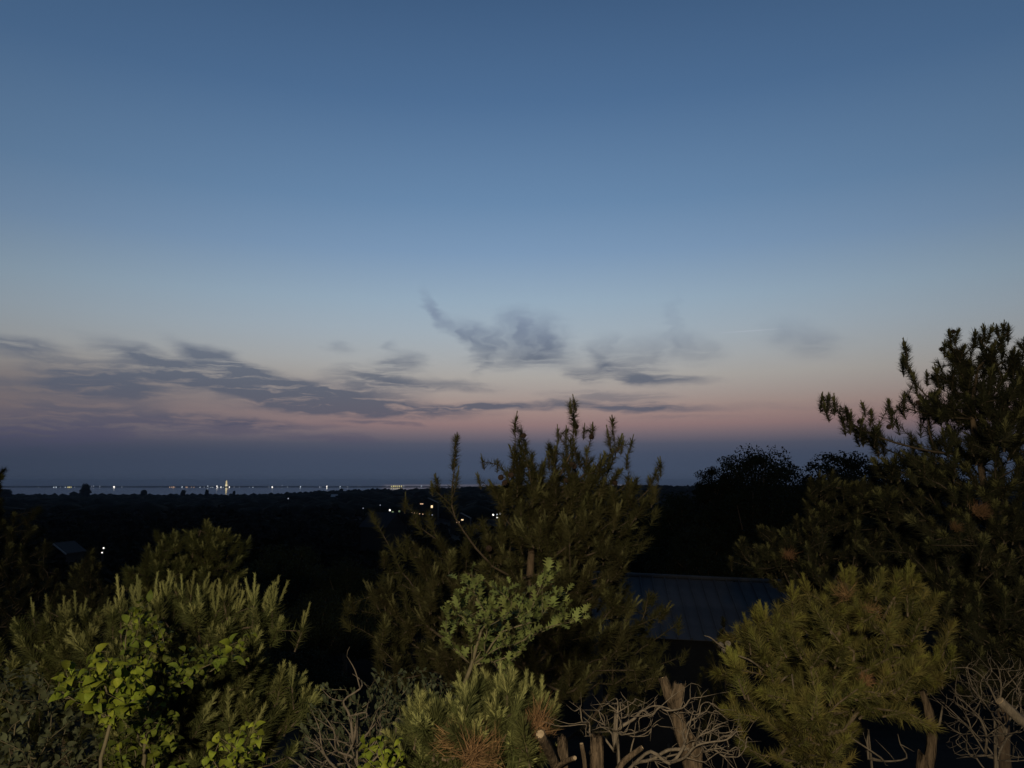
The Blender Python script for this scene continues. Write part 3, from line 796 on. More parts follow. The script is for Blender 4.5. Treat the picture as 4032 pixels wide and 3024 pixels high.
tips = clumps(c2b, d, .5, 110, 6, .12) + list(fill([(-60,2560),(400,2500),(760,2520),(1020,2560),(1080,3040),(-60,3040)], d - .1, .2, 150)); lead = [at(q[0], q[1] + 40, d) for q in [(130,2390),(195,2370),(250,2400),(300,2405),(320,2410),(415,2390),(350,2460),(440,2440)]]
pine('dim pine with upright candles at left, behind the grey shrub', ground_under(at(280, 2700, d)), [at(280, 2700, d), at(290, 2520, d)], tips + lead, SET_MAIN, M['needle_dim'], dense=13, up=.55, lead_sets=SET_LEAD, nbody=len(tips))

# pines further back on the left
d = 8.2
c3 = [(740,2160),(760,2060),(780,2020),(830,2030),(870,2080),(920,2110),(900,2170),(910,2240),(880,2300),(780,2350),(600,2370),(480,2330),(520,2250),(580,2200),(620,2120),(680,2110),(690,2070),(720,2070)]
tips = clumps(c3, d, .6, 210, 7, .15)
pine('olive pine with rounded top behind the front left pine', ground_under(at(720, 2400, d)), [at(720, 2500, d), at(740, 2250, d), at(790, 2090, d)], tips, SET_MAIN, M['needle_mid'], dense=20)
d = 9.0
c4 = [(240,2330),(270,2270),(320,2230),(345,2180),(390,2200),(400,2270),(450,2340),(460,2460),(250,2480)]
pine('small dim pine left of the olive pine', ground_under(at(350, 2450, d)), [at(350, 2450, d), at(350, 2260, d)], fill(c4, d, .5, 80), SET_DIM, M['needle_dim'], dense=20)
d = 9.6
c5 = [(-150,1850),(-40,1840),(0,1920),(40,2020),(110,2030),(170,1990),(160,2060),(190,2140),(230,2250),(240,2400),(100,2480),(-200,2480)]
tips = list(fill(c5, d, .8, 170)); lead = [at(q[0], q[1] + 10, d) for q in [(8,1850),(2,1875),(-20,1860)]]
pine('dark shadowy pine at the left edge', ground_under(at(-60, 2450, d)), [at(-60, 2450, d), at(-50, 2100, d), at(-60, 1920, d)], tips + lead, SET_DIM, M['needle_dim'], dense=22)

# low pine at the bottom middle
d = 3.05
c6 = [(1600,2830),(1640,2770),(1720,2790),(1780,2800),(1840,2740),(1900,2740),(2000,2760),(2080,2760),(2140,2760),(2190,2800),(2150,2880),(2100,2960),(2080,3100),(1680,3100),(1640,2950)]
tips = clumps(c6, d, .34, 120, 6, .07); lead = []
for q in [(1620,2790),(1655,2760),(1690,2790),(1740,2800),(1808,2740),(1880,2680),(1930,2660),(1965,2670),(2000,2670),(2060,2690),(2090,2700),(2130,2740),(2170,2760)]:
    lead.append(at(q[0], q[1] + 62, d + RNG.normal() * .08))
pine('low bushy pine with thick candles at bottom centre', ground_under(at(1900, 3100, d)), [at(1890, 3150, d), at(1890, 2950, d)], tips + lead, SET_MAIN + SET_FAT[:1], M['needle'], lead_sets=SET_FAT, nbody=len(tips),
     extra_tip_scale=[.8] * len(tips) + [.85] * len(lead), dense=24, up=.5, wid=.0036, dead_tips=[(1880,2960,d-.3,1.0),(1850,2985,d-.35,1.1),(1930,2990,d-.3,1.0),(2110,2850,d-.1,1.0),(2130,2890,d-.1,.9),(1790,2920,d-.25,.9),(2090,2920,d-.15,.9)])
#@@PART3
# ------------------------------------------------------------------ broad-leaved plants near the viewer
LEAF = leaf_sets('leaf', M['leaf'], OVATE, .5, (.9, 1.4, 1.9, 1.6, 1.2))
LEAF_B = leaf_sets('leaf', M['leaf_bright'], OVATE, .5, (1.0, 1.5, 2.0, 1.3))
LEAF_O = leaf_sets('leaf', M['leaf_oak'], OAK, .82, (.2, .5, .8, .4, .3))
LEAF_S = leaf_sets('leaf', M['leaf_small'], ROUND, .48, (.2, .5, .3))
LEAF_G = leaf_sets('leaf', M['leaf_grey'], OVATE, .5, (.3, .7, 1.0))

def tips_of(poly, d, th, n_): return list(fill(poly, d, th, n_))

d = 3.75
pl = [(480,2500),(500,2400),(560,2360),(620,2370),(640,2450),(700,2560),(800,2560),(900,2540),(1000,2500),(980,2600),(880,2620),(760,2680),(700,2760),(680,2900),(760,3060),(420,3060),(400,2900),(460,2780),(420,2650)]
leafy('leafy_shrub', 'green leafy shrub with arching leaves climbing through the front left pine', 'shrub', ground_under(at(560, 3050, d)), [at(560, 3080, d), at(570, 2850, d), at(560, 2600, d)],
      tips_of(pl, d, .28, 130), LEAF + LEAF_B[:3], 5, .064, M['stem'], 'leafy shrubs below the railing')
d = 3.3
pl = [(220,2680),(260,2620),(330,2640),(360,2580),(420,2570),(460,2630),(540,2600),(590,2650),(600,2720),(520,2790),(430,2840),(340,2780),(240,2760)]
leafy('leafy_shrub', 'yellow green leaf clump, brightest of the left shrubs, in front of the pine', 'shrub', ground_under(at(420, 3080, d)), [at(430, 3100, d), at(420, 2850, d), at(415, 2700, d)],
      tips_of(pl, d, .2, 52), LEAF_B, 5, .070, M['stem'], 'leafy shrubs below the railing')
d = 2.75
pl = [(800,2990),(830,2910),(880,2890),(940,2860),(980,2830),(1010,2900),(1050,2890),(1040,2980),(1030,3070),(780,3070)]
leafy('leafy_shrub', 'bright green leaf sprig at the bottom, left of the dead branches', 'shrub', ground_under(at(930, 3100, d)), [at(930, 3150, d), at(940, 2980, d)],
      tips_of(pl, d, .12, 30), LEAF_B, 4, .052, M['stem'], 'leafy shrubs below the railing')
d = 2.7
pl = [(1395,3060),(1420,2960),(1450,2890),(1520,2900),(1560,2960),(1600,2930),(1590,3060)]
leafy('leafy_shrub', 'bright green leaf sprig between dead branches and low pine', 'shrub', ground_under(at(1490, 3100, d)), [at(1490, 3150, d), at(1490, 2990, d)],
      tips_of(pl, d, .1, 22), LEAF_B, 4, .052, M['stem'], 'leafy shrubs below the railing')
d = 3.7
# oak sapling
pl = [(1740,2470),(1750,2400),(1810,2330),(1800,2250),(1860,2240),(1920,2260),(1990,2290),(2080,2300),(2110,2240),(2180,2230),(2230,2300),(2290,2380),(2330,2440),(2240,2480),(2160,2500),(2060,2560),(1980,2700),(1930,2620),(1880,2540),(1800,2570),(1760,2540)]
leafy('oak_sapling', 'slender oak sapling with pale lobed leaves before the middle pine', 'sapling', ground_under(at(1790, 2760, d)), [at(1795, 2760, d), at(1860, 2620, d), at(1900, 2480, d), at(1960, 2400, d)],
      tips_of(pl, d, .34, 110), LEAF_O, 4, .060, M['stem'], None, tip_r=.0013, spread=.09, up=.3)
d = 4.6
pl = [(1190,2840),(1220,2740),(1270,2690),(1340,2720),(1420,2700),(1480,2640),(1560,2640),(1700,2640),(1780,2680),(1800,2800),(1700,2900),(1640,3060),(1150,3060)]
leafy('small_leaved_shrub', 'dark shrub with small round leaves behind the dead branches', 'shrub', ground_under(at(1450, 3080, d)), [at(1450, 3060, d), at(1460, 2850, d)],
      tips_of(pl, d, .4, 420), LEAF_S, 5, .037, M['stem'], None, spread=.1)
d = 4.1
pl = [(-120,2680),(0,2620),(60,2640),(120,2600),(200,2680),(280,2700),(330,2820),(400,2900),(380,3060),(-150,3060)]
leafy('leafy_shrub', 'grey green shrub in the dim bottom left corner', 'shrub', ground_under(at(100, 3080, d)), [at(100, 3100, d), at(110, 2850, d)],
      tips_of(pl, d, .4, 110), LEAF_G, 5, .06, M['stem'], 'leafy shrubs below the railing')

# ------------------------------------------------------------------ dead wood
def dead_wood(name, label, base, trunk, tips, cat='dead shrub', rscale=1.0, tip_r=.0017, alpha=.2, wob=.09, sag=-.06, matname='deadwood', down=.2, step=.07, pw=2.3, rmax=None, spur=.35):
    root = empty(name, base); tag(root, label, cat)
    TP = [np.array(base, float)] + [np.array(q, float) for q in trunk]
    S = grow(TP, np.asarray(tips), step=step, tip_r=tip_r, wob=wob, sag=sag, alpha=alpha, down=down, pw=pw)
    gm = skeleton_meshes(S, base, rscale, kb=6, rmax=rmax)
    for i in range(len(TP), S.n):              # short broken spurs
        if RNG.random() > spur: continue
        p_ = S.pos[i]; ax = unit(S.pos[i] - S.pos[S.par[i]]); q = p_ + around(ax, np.array([RNG.uniform(.5, 1.2)]), 1)[0] * RNG.uniform(.02, .075)
        r_ = min(S.r[i], .0022) * .8
        if S.group[i] in gm: gm[S.group[i]].tube([p_, (p_ + q) / 2 + RNG.normal(size=3) * .004, q], [r_, r_ * .75, r_ * .3], 4)
    for g, mb in gm.items():
        nm = 'stem' if g == 0 else 'twig'
        add(nm, mb.mesh(nm, [M[matname]], True, np.array(base, float)), root)
    return root, S

d = 3.3
tp = [at(x_, y_, d + RNG.normal() * .07) for x_, y_ in [(1366,2584),(1386,2652),(1422,2680),(1418,2712),(1225,2790),(1262,2708),(1236,2822),(1190,2915),(1062,2948),(1245,2912),(1305,2750),(1585,2838),(1570,2830),(1520,2810),(1455,2750),(1180,3020),(1250,3020),(1290,2990),(1560,2830),(1500,2870),(1255,2790),(1310,2850),(1620,2960),(1330,2960),(1230,2960),(1440,2830),(1200,2980)]]
tp += list(fill([(1180,2900),(1500,2780),(1560,2900),(1450,3040),(1180,3040)], d, .18, 70))
dead_wood('dead_shrub', 'bare grey dead branches between the front left pine and low pine', ground_under(at(1400, 3080, d)),
          [at(1405, 3100, d), at(1392, 2940, d), at(1378, 2820, d), at(1352, 2760, d)], tp, rscale=1.0, tip_r=.0022, wob=.016, sag=-.015, rmax=.0052, alpha=.8, pw=2.6)

# cut stump with a tangle of dead twigs
d = 3.0
sb = ground_under(at(2740, 3100, d))
st = empty('cut_stump', sb); tag(st, 'leaning cut trunk with forked top in dead twig tangle', 'stump')
b = MB()
P_ = [sb, at(2735, 3060, d), at(2708, 2960, d), at(2680, 2860, d), at(2662, 2780, d), at(2676, 2700, d)]
log(b, P_, [.036, .030, .028, .025, .025, .022], splinter=.02, groove=.15)
o_ = add('trunk', b.mesh('trunk', [M['stumpwood']], True, sb), st)
b = MB(); b.tube([at(2662, 2800, d - .01), at(2635, 2740, d), at(2612, 2674, d + .01)], [.030, .027, .024], 10, rough=.08); b = MB(); log(b, [at(2662, 2800, d - .01), at(2635, 2740, d), at(2612, 2674, d + .01)], [.021, .019, .016], splinter=.014)
pr = add('prong', b.mesh('prong', [M['stumpwood']], True, sb), st)
for (q0, q1, r_, pa) in ((at(2677, 2699, d), at(2677.3, 2697, d), .018, o_), (at(2611.6, 2673, d + .01), at(2611, 2671, d + .011), .014, pr)):
    b = MB(); b.tube([q0, q1], [r_, r_ * .97], 12, rough=.05); add('cut_face', b.mesh('cut_face', [M['cutwood']], False, sb), pa)
b = MB(); b.tube([at(2720, 2920, d - .035), at(2722, 2900, d - .045), at(2716, 2870, d - .03)], [.006, .010, .003], 6, rough=.2)
add('bark_flake', b.mesh('bark_flake', [M['stumpwood']], True, sb), st)

tang = [(2150,2820),(2135,2840),(2240,2760),(2230,2775),(2262,2800),(2210,2860),(2330,2730),(2420,2750),(2300,2900),(2380,2740),(2450,2755),(2500,2750),(2540,2745),(2700,2680),(2722,2690),(2790,2712),(2830,2730),(2760,2745),(2860,2830),(2870,2860),(2900,2880),(2945,2880),(2962,2915),(2885,2980),(2960,2980),(2620,2985),(2560,2990),(2800,2990),(2770,3000),(2840,2860),(2905,2850),(2745,2950),(2690,2760),(2730,2800),(2780,2800),(2760,2850),(2510,2790),(2480,2820),(2560,2820),(2600,2860),(2460,2780),(2240,2850),(2380,2830)]
tp = [at(x_, y_, d - .06 + RNG.normal() * .09) for x_, y_ in tang]
tp += list(fill([(2260,2790),(2450,2745),(2640,2790),(2560,2900),(2300,2900)], d - .1, .2, 110)) + list(fill([(2650,2800),(2740,2720),(2860,2800),(2960,2920),(2900,2990),(2700,2960)], d - .05, .2, 130)) + list(fill([(2480,2960),(2900,2940),(2950,3060),(2500,3060)], d, .2, 50))
dead_wood('dead_shrub', 'tangle of bare tan twigs round the leaning cut trunk', ground_under(at(2470, 3090, d - .1)),
          [at(2440, 3090, d - .1), at(2420, 2960, d - .12), at(2430, 2830, d - .12), at(2432, 2760, d - .1)], tp, rscale=1.0, tip_r=.0011, wob=.034, sag=-.025, rmax=.0065, alpha=.5, down=.0, pw=2.5)

# short sawn stumps at the very bottom
def stump(label, pts, d, r_, cut=True, prongs=()):
    b0 = ground_under(at(pts[0][0], pts[0][1] + 60, d))
    rt = empty('cut_stump', b0); tag(rt, label, 'stump', 'sawn stumps below the railing')
    b_ = MB(); PP = [b0] + [at(q[0], q[1], q[2] if len(q) > 2 else d) for q in pts]
    log(b_, PP, [r_ * 1.15] + [r_ * (1.05 - .1 * i) for i in range(len(pts))], splinter=r_ * .7, groove=.16)
    t_ = add('trunk', b_.mesh('trunk', [M['stumpwood']], True, b0), rt)
    e_ = unit(PP[-1] - PP[-2]); b_ = MB(); b_.tube([PP[-1] - e_ * .003, PP[-1] + e_ * .004], [r_ * .88 * (1.05 - .1 * (len(pts) - 1)), r_ * .9 * (1.05 - .1 * (len(pts) - 1))], 12, rough=.04)
    add('cut_face', b_.mesh('cut_face', [M['cutwood']], False, b0), t_)
    for (q, rr) in prongs:
        b_ = MB(); QQ = [at(*w_) for w_ in q]; log(b_, QQ, [rr, rr * .9, rr * .8][:len(QQ)], k=14, splinter=rr * .3)
        p2 = add('branch_stub', b_.mesh('branch_stub', [M['stumpwood']], True, b0), rt)
        e_ = unit(QQ[-1] - QQ[-2]); b_ = MB(); b_.tube([QQ[-1] + e_ * .001, QQ[-1] + e_ * .004], [rr * .74, rr * .7], 9); add('cut_face', b_.mesh('cut_face', [M['cutwood']], False, b0), p2)
stump('wide pale split stump at the bottom edge under the twigs', [(2350, 3080), (2352, 2990), (2340, 2965)], 2.75, .019, prongs=[([(2400, 3090, 2.72), (2450, 3005, 2.72), (2525, 2945, 2.74)], .011), ([(2310, 3090, 2.74), (2300, 2990, 2.74), (2290, 2930, 2.74)], .008)])
stump('sawn stump with slanted pale end beside the low pine', [(2215, 3090, 2.85), (2175, 2985, 2.75), (2128, 2892, 2.58)], 2.8, .017, prongs=[([(2180, 3030, 2.78), (2220, 3000, 2.74), (2262, 2985, 2.68)], .009)])

# right bottom twigs and cut limbs
d = 3.9
tp = [at(x_, y_, d + RNG.normal() * .12) for x_, y_ in [(3750,2630),(3830,2560),(3890,2600),(3905,2640),(3860,2590),(3960,2680),(3700,2760),(3760,2740),(3800,2830),(3720,2840),(3650,2720),(4000,2720),(4020,2640),(3780,2900),(3880,2940),(3900,2990),(3850,2720),(3940,2760)]]
tp += list(fill([(3700,2760),(3760,2620),(3900,2560),(4080,2600),(4080,3000),(3760,2990)], d, .35, 300))
dead_wood('dead_shrub', 'grey bare twig thicket in the bottom right corner', ground_under(at(3900, 3080, d)),
          [at(3920, 3080, d), at(3960, 2900, d), at(3930, 2780, d), at(3880, 2680, d)], tp, tip_r=.0012, wob=.016, sag=-.015, rmax=.0065, alpha=.8, down=.0, pw=2.6)
b0 = ground_under(at(3640, 3080, 4.15)); r0 = empty('dead_tree', b0); tag(r0, 'bare upright limb under the golden pine at right', 'dead tree')
b = MB(); log(b, [b0, at(3640, 3080, 4.15), at(3668, 2930, 4.15), at(3655, 2800, 4.15), at(3628, 2720, 4.15)], [.045, .030, .025, .022, .012], k=14)
add('trunk', b.mesh('trunk', [M['stumpwood']], True, b0), r0)
b = MB(); b.tube([at(3670, 2880, 4.13), at(3700, 2850, 4.1), at(3712, 2780, 4.1)], [.008, .006, .004], 6); add('twig', b.mesh('twig', [M['deadwood']], True, b0), r0)
b0 = ground_under(at(4150, 2960, 3.5)); r0 = empty('cut_limb', b0); tag(r0, 'sawn off limb poking in from the right edge', 'cut limb')
b = MB(); b.tube([b0, at(4110, 2900, 3.5), at(4010, 2830, 3.5), at(3938, 2760, 3.5)], [.03, .024, .021, .019], 9, rough=.06)
tk = add('limb', b.mesh('limb', [M['deadwood']], True, b0), r0)
e_ = unit(at(3938, 2760, 3.5) - at(4010, 2830, 3.5)); b = MB(); b.tube([at(3938, 2760, 3.5) + e_ * .001, at(3938, 2760, 3.5) + e_ * .004], [.018, .017], 9); add('cut_face', b.mesh('cut_face', [M['cutwood']], False, b0), tk)
d = 4.1
dead_wood('dead_shrub', 'thin grey twigs with a curled stem under the golden pine', ground_under(at(3480, 3100, d)), [at(3440, 3090, d), at(3420, 2990, d)],
          [at(x_, y_, d + RNG.normal() * .06) for x_, y_ in [(3420,2950),(3480,2995),(3340,2880),(3350,2900),(3400,2890),(3535,2890),(3545,2930),(3600,2960),(3380,2870),(3445,2910),(3520,2990),(3570,2985)]], tip_r=.0022, wob=.12)
d = 4.15
dead_wood('dead_branch', 'pale crooked twig reaching left out of the golden pine', ground_under(at(3160, 3080, d)), [at(3150, 2900, d + .1), at(3060, 2700, d + .1), at(2970, 2610, d), at(2905, 2580, d)],
          [at(2772, 2502, d), at(2800, 2512, d), at(2835, 2540, d)], tip_r=.0035, wob=.03, sag=.03, cat='dead branch')
d = 4.4
dead_wood('dead_branch', 'faint thin twigs left of the golden pine, above its trunk', ground_under(at(3180, 3080, d)), [at(3160, 2900, d), at(3060, 2790, d), at(2980, 2750, d)],
          [at(x_, y_, d) for x_, y_ in [(2860,2695),(2890,2705),(2930,2690),(2900,2730),(2920,2745),(2960,2660)]], tip_r=.002, cat='dead branch')

# ------------------------------------------------------------------ woodland trees (leaf crowns share mesh data)
def crown_mesh(name, R_, H_, nclump, nleaf, lsz, seed):
    g = np.random.default_rng(seed)
    c = unit(g.normal(size=(nclump, 3))) * (g.random((nclump, 1)) ** .35) * np.array([R_, R_, H_ / 2]) * .86
    c[:, 2] += H_ / 2
    cr = g.uniform(.12, .28, nclump) * R_
    idx = g.integers(0, nclump, nleaf)
    q = unit(g.normal(size=(nleaf, 3))) * (g.random((nleaf, 1)) ** .4)
    p_ = c[idx] + q * cr[idx][:, None] * np.array([1.15, 1.15, .75])
    a_ = unit(g.normal(size=(nleaf, 3)) + np.array([0, 0, .3])); bv = unit(np.cross(a_, g.normal(size=(nleaf, 3)))); cv = np.cross(a_, bv)
    s_ = (lsz * g.uniform(.6, 1.3, nleaf))[:, None]
    V_ = np.stack([p_ - bv * s_ * .5, p_ + cv * s_ * .32, p_ + bv * s_ * .6, p_ - cv * s_ * .32], 1).reshape(-1, 3)
    F_ = np.arange(4 * nleaf).reshape(-1, 4)
    b_ = MB(); b_.add(V_, F_); me = b_.mesh(name, [M['canopy']])
    b_ = MB(); b_.tube([(0, 0, -5), (0.05, 0, -1.5), (0, .1, 1), (0, 0, H_ * .6)], [.22, .18, .14, .05], 8)
    for j in range(min(16, nclump)):
        b_.tube([(0, 0, g.uniform(.2, H_ * .4)), c[j] * .55 + [0, 0, .2], c[j]], [.07, .045, .015], 5)
    return me, b_.mesh(name + '_trunk', [M['bark']], True)
CROWN = [crown_mesh('crown', 3.2, 4.6, 80, 15000, .15, 3), crown_mesh('crown', 3.6, 5.4, 100, 17000, .155, 4), crown_mesh('crown', 2.8, 4.2, 66, 13000, .14, 5)]

def tree(label, px_, py_top, d_, w_px, k_, group=None, name='leafy_tree', hscale=1.0):
    me, tr = CROWN[k_]; R0 = (3.2, 3.6, 2.8)[k_]; H0 = (4.6, 5.4, 4.2)[k_]
    s_ = (w_px / 2) / FPX * d_ / R0
    top = at(px_, py_top, d_)
    r_ = empty(name, (top[0], top[1], top[2] - H0 * s_ * hscale)); tag(r_, label, 'tree', group)
    r_.scale = (s_, s_, s_ * hscale); r_.rotation_euler = (0, 0, RNG.random() * 6.28)
    add('crown', me, r_); add('trunk', tr, r_); return r_
tree('dark oak with broad leafy crown on the right skyline', 2985, 1758, 32, 420, 1, 'oaks on the right skyline', 'oak_tree')
tree('lower oak shoulder left of the broad oak on the skyline', 2810, 1830, 31, 240, 2, 'oaks on the right skyline', 'oak_tree')
tree('oak crown right of the broad oak, behind the pines', 3330, 1772, 34, 420, 0, 'oaks on the right skyline', 'oak_tree')
tree('oak crown half hidden behind the tall right pine', 3600, 1770, 33, 380, 1, 'oaks on the right skyline', 'oak_tree')
for (x_, y_, d_, w_, k_) in [(2700,1930,34,420,0),(2950,1900,30,520,1),(3250,1900,30,520,2),(2560,1990,36,420,2),(2790,2060,29,400,0),(3100,2050,29,420,1),(2480,2090,33,360,1),(3500,1950,30,500,0),(2640,2130,30,320,2),(2860,2160,28.5,330,2),(3020,2200,28.5,300,0)]:
    tree('black leafy tree in the wood beyond the metal roof', x_, y_, d_, w_, k_, 'trees beyond the metal roof')
tree('dim green rounded tree in the dark hollow left of the middle pine', 1130, 2140, 26, 420, 0, 'trees in the dark hollow')
tree('dark bushy tree right of the rounded tree in the hollow', 1370, 2200, 24, 380, 1, 'trees in the dark hollow')
for (x_, y_, d_, w_, k_) in [(160,2270,22,420,1),(460,2230,24,380,2),(980,2290,20,420,2),(1250,2330,17,420,1),(1480,2330,19,380,0),(700,2260,25,420,0),(1700,2210,30,420,2),(2000,2230,30,420,1),(2350,2240,34,360,0),(-60,2180,27,380,0),(1200,2560,13,420,0)]:
    tree('black leafy tree in the dark hollow below the pines', x_, y_, d_, w_, k_, 'trees in the dark hollow')
#@@PART4
# ------------------------------------------------------------------ shed with the metal roof
d0, d1 = 27.5, 24.0
A0, A1 = at(2330, 2262, d0), at(3180, 2300, d0 - .6)       # ridge
E0, E1 = at(2380, 2490, d1), at(3220, 2535, d1 - .6)       # eave
sh = empty('shed', (A0[0] + 3.5, d1, float(ground_z(A0[0] + 3.5, d1)))); tag(sh, 'low shed with blue grey standing seam metal roof', 'shed')
O = np.array(sh.location)
ux = unit(A1 - A0); slope = unit(E0 - A0); slope = unit(slope - ux * (slope @ ux)); nrm = unit(np.cross(slope, ux)); nrm = nrm if nrm[2] > 0 else -nrm
Lr = np.linalg.norm(A1 - A0) + 1.0; Ls = 3.9
npan = int(Lr / .41)
pw_ = Lr / npan
rf = MB(); 
Rm = np.stack([-ux, slope, nrm], 1)
rp = empty('roof', (0, 0, 0)); rp.parent = sh
pm = MB(); pm.box((0, 0, 0), (pw_ - .004, Ls, .02)); pm = pm.mesh('roof_panel', [M['roof_metal']])
sm_ = MB(); sm_.box((0, 0, 0), (.03, Ls - .01, .05)); sm_ = sm_.mesh('seam', [M['roof_metal']])
rot = Matrix(Rm.tolist()).to_euler()
for i in range(npan):
    c = A0 + ux * (pw_ * (i + .5)) + slope * (Ls / 2)
    o_ = add('roof_panel', pm, rp, c - O); o_.rotation_euler = rot
    c = A0 + ux * (pw_ * i) + slope * (Ls / 2) + nrm * .037
    o_ = add('seam', sm_, rp, c - O); o_.rotation_euler = rot
b = MB(); b.tube([A0 - ux * .1 + nrm * .06 - O, A1 + ux * 1.1 + nrm * .06 - O], [.07, .07], 8); add('ridge_cap', b.mesh('ridge_cap', [M['roof_metal']]), rp)
# back slope, walls
back = unit(slope * np.array([1, -1, 1])); nb = unit(np.cross(ux, back)); nb = nb if nb[2] > 0 else -nb
b = MB(); b.box(A0 + ux * Lr / 2 + back * Ls / 2 - O, (Lr, Ls, .02), R=np.stack([ux, back, nb], 1)); add('back_slope', b.mesh('back_slope', [M['roof_metal']]), rp)
gz = float(ground_z(E0[0], d1)) - .3
ec = A0 + ux * Lr / 2 + slope * (Ls - .35)
bc = A0 + ux * Lr / 2 + back * (Ls - .35)
h_ = ec[2] - .12 - gz
b = MB(); mid = (ec + bc) / 2
b.box((mid[0] - O[0], mid[1] - O[1], gz + h_ / 2 - O[2]), (Lr - .5, abs(bc[1] - ec[1]), h_)); add('wall', b.mesh('wall', [M['wall_dark']]), sh)
b = MB(); b.box((E0[0] + 1.5 - O[0], ec[1] - .03 - O[1], gz + 1.2 - O[2]), (.9, .05, 2.0)); dr = add('door', b.mesh('door', [M['shingle']]), sh)
b = MB(); b.box((E0[0] + 1.8 - O[0], ec[1] - .075 - O[1], gz + 1.2 - O[2]), (.05, .04, .14)); add('handle', b.mesh('handle', [M['steel']]), dr)

# ------------------------------------------------------------------ far houses, lamps and lit windows
CLEAR = []           # directions kept free of nearer wood: (px, py, half width px, distance)
def lampmat(c, s): return glow_mat('lamp light', c, s)
WARM = lampmat((1.0, .72, .40), 1.6); WHITE = lampmat((1.0, .95, .86), 1.8); COOL = lampmat((.80, .90, 1.0), 1.0); FAINT = lampmat((.75, .82, 1.0), .38); YELL = lampmat((1.0, .86, .36), 1.5); ORNG = lampmat((1.0, .62, .38), .75); GRN = lampmat((.55, .75, .42), .22)  # GRN puts lamplight on greenery into a green glow

def house(label, px_, py_, d_, w, dep, wall_h, roof_h, roofm, wins=(), rz=0.0, trim=False, gable_front=True):
    top = at(px_, py_, d_); gz_ = top[2] - roof_h - wall_h
    r_ = empty('house', (top[0], d_ + dep / 2, gz_)); tag(r_, label, 'house', 'houses in the dark valley'); r_.rotation_euler = (0, 0, rz)
    b_ = MB(); b_.box((0, 0, wall_h / 2 - 2), (w - .6, dep - .6, wall_h + 4))
    if gable_front: b_.add([(-w / 2 + .3, -dep / 2 + .3, wall_h), (w / 2 - .3, -dep / 2 + .3, wall_h), (0, -dep / 2 + .3, wall_h + roof_h - .1), (-w / 2 + .3, dep / 2 - .3, wall_h), (w / 2 - .3, dep / 2 - .3, wall_h), (0, dep / 2 - .3, wall_h + roof_h - .1)], [(0, 1, 2), (5, 4, 3)])
    add('wall', b_.mesh('wall', [M['wall_dark']]), r_)
    rf_ = MB(); t_ = .14
    if gable_front:
        for s in (-1, 1):
            rf_.add([(0, -dep / 2, wall_h + roof_h), (s * w / 2, -dep / 2, wall_h - .1), (s * w / 2, dep / 2, wall_h - .1), (0, dep / 2, wall_h + roof_h),
                     (0, -dep / 2, wall_h + roof_h + t_), (s * w / 2, -dep / 2, wall_h - .1 + t_), (s * w / 2, dep / 2, wall_h - .1 + t_), (0, dep / 2, wall_h + roof_h + t_)],
                    [(0, 1, 2, 3), (4, 7, 6, 5), (0, 4, 5, 1), (1, 5, 6, 2), (2, 6, 7, 3)])
    else:
        for s in (-1, 1):
            rf_.add([(-w / 2, 0, wall_h + roof_h), (-w / 2, s * dep / 2, wall_h - .1), (w / 2, s * dep / 2, wall_h - .1), (w / 2, 0, wall_h + roof_h),
                     (-w / 2, 0, wall_h + roof_h + t_), (-w / 2, s * dep / 2, wall_h - .1 + t_), (w / 2, s * dep / 2, wall_h - .1 + t_), (w / 2, 0, wall_h + roof_h + t_)],
                    [(0, 1, 2, 3), (4, 7, 6, 5), (0, 4, 5, 1), (1, 5, 6, 2), (2, 6, 7, 3)])
        rf_.add([(-w / 2 + .3, -dep / 2 + .3, wall_h), (-w / 2 + .3, dep / 2 - .3, wall_h), (-w / 2 + .3, 0, wall_h + roof_h - .1), (w / 2 - .3, -dep / 2 + .3, wall_h), (w / 2 - .3, dep / 2 - .3, wall_h), (w / 2 - .3, 0, wall_h + roof_h - .1)], [(0, 1, 2), (5, 4, 3)])
    rr = add('roof', rf_.mesh('roof', [roofm]), r_)
    if trim:
        for s in (-1, 1):
            b_ = MB(); a_ = np.array([0, -dep / 2 - .06, wall_h + roof_h + .02]); c_ = np.array([s * w / 2, -dep / 2 - .06, wall_h - .08])
            b_.tube([a_, c_], [.12, .12], 4); add('rake_board', b_.mesh('rake_board', [M['trim']]), rr)
    for (wx, wy, ww, wh, wm_) in wins:       # photo pixel centre and pixel size
        p_ = at(wx, wy, d_ - .1); b_ = MB()
        b_.box((p_[0] - top[0], -dep / 2 + .24, p_[2] - gz_), (ww / FPX * d_, .06, wh / FPX * d_)); wn_ = add('window', b_.mesh('window', [wm_]), r_)
        b_ = MB(); b_.box((p_[0] - top[0], -dep / 2 + .19, p_[2] - gz_), (.08, .03, wh / FPX * d_)); add('mullion', b_.mesh('mullion', [M['wall_dark']]), wn_)
        CLEAR.append((wx, wy, ww * .8 + 8, d_))
    CLEAR.append((px_, py_ + 4, 3, d_)); return r_

house('dim gabled house with pale roof edges at far left', 215, 2142, 120, 4.4, 5, 4.5, 1.45, M['shingle'], trim=True, rz=-.08)
house('house with two warm lit windows below the horizon', 1682, 1962, 430, 12, 9, 6, 2.6, M['shingle'], [(1660,1984,12,4,ORNG), (1700,1995,7,10,WARM)])
house('small house with two dim lit windows seen through the middle pine', 1812, 2022, 330, 9, 8, 5, 2.2, M['shingle'], [(1803,2056,11,5,ORNG), (1820,2047,8,5,WARM)])
house('far house with a pale roof patch on the dark slope', 1315, 1947, 880, 7.5, 6, 4, 2.6, M['pale_roof'], gable_front=False)
house('dim broad roofed house in the hollow left of the middle pine', 1500, 2022, 170, 7.5, 8, 4.5, 3.0, M['shingle'], gable_front=False, rz=-.5)

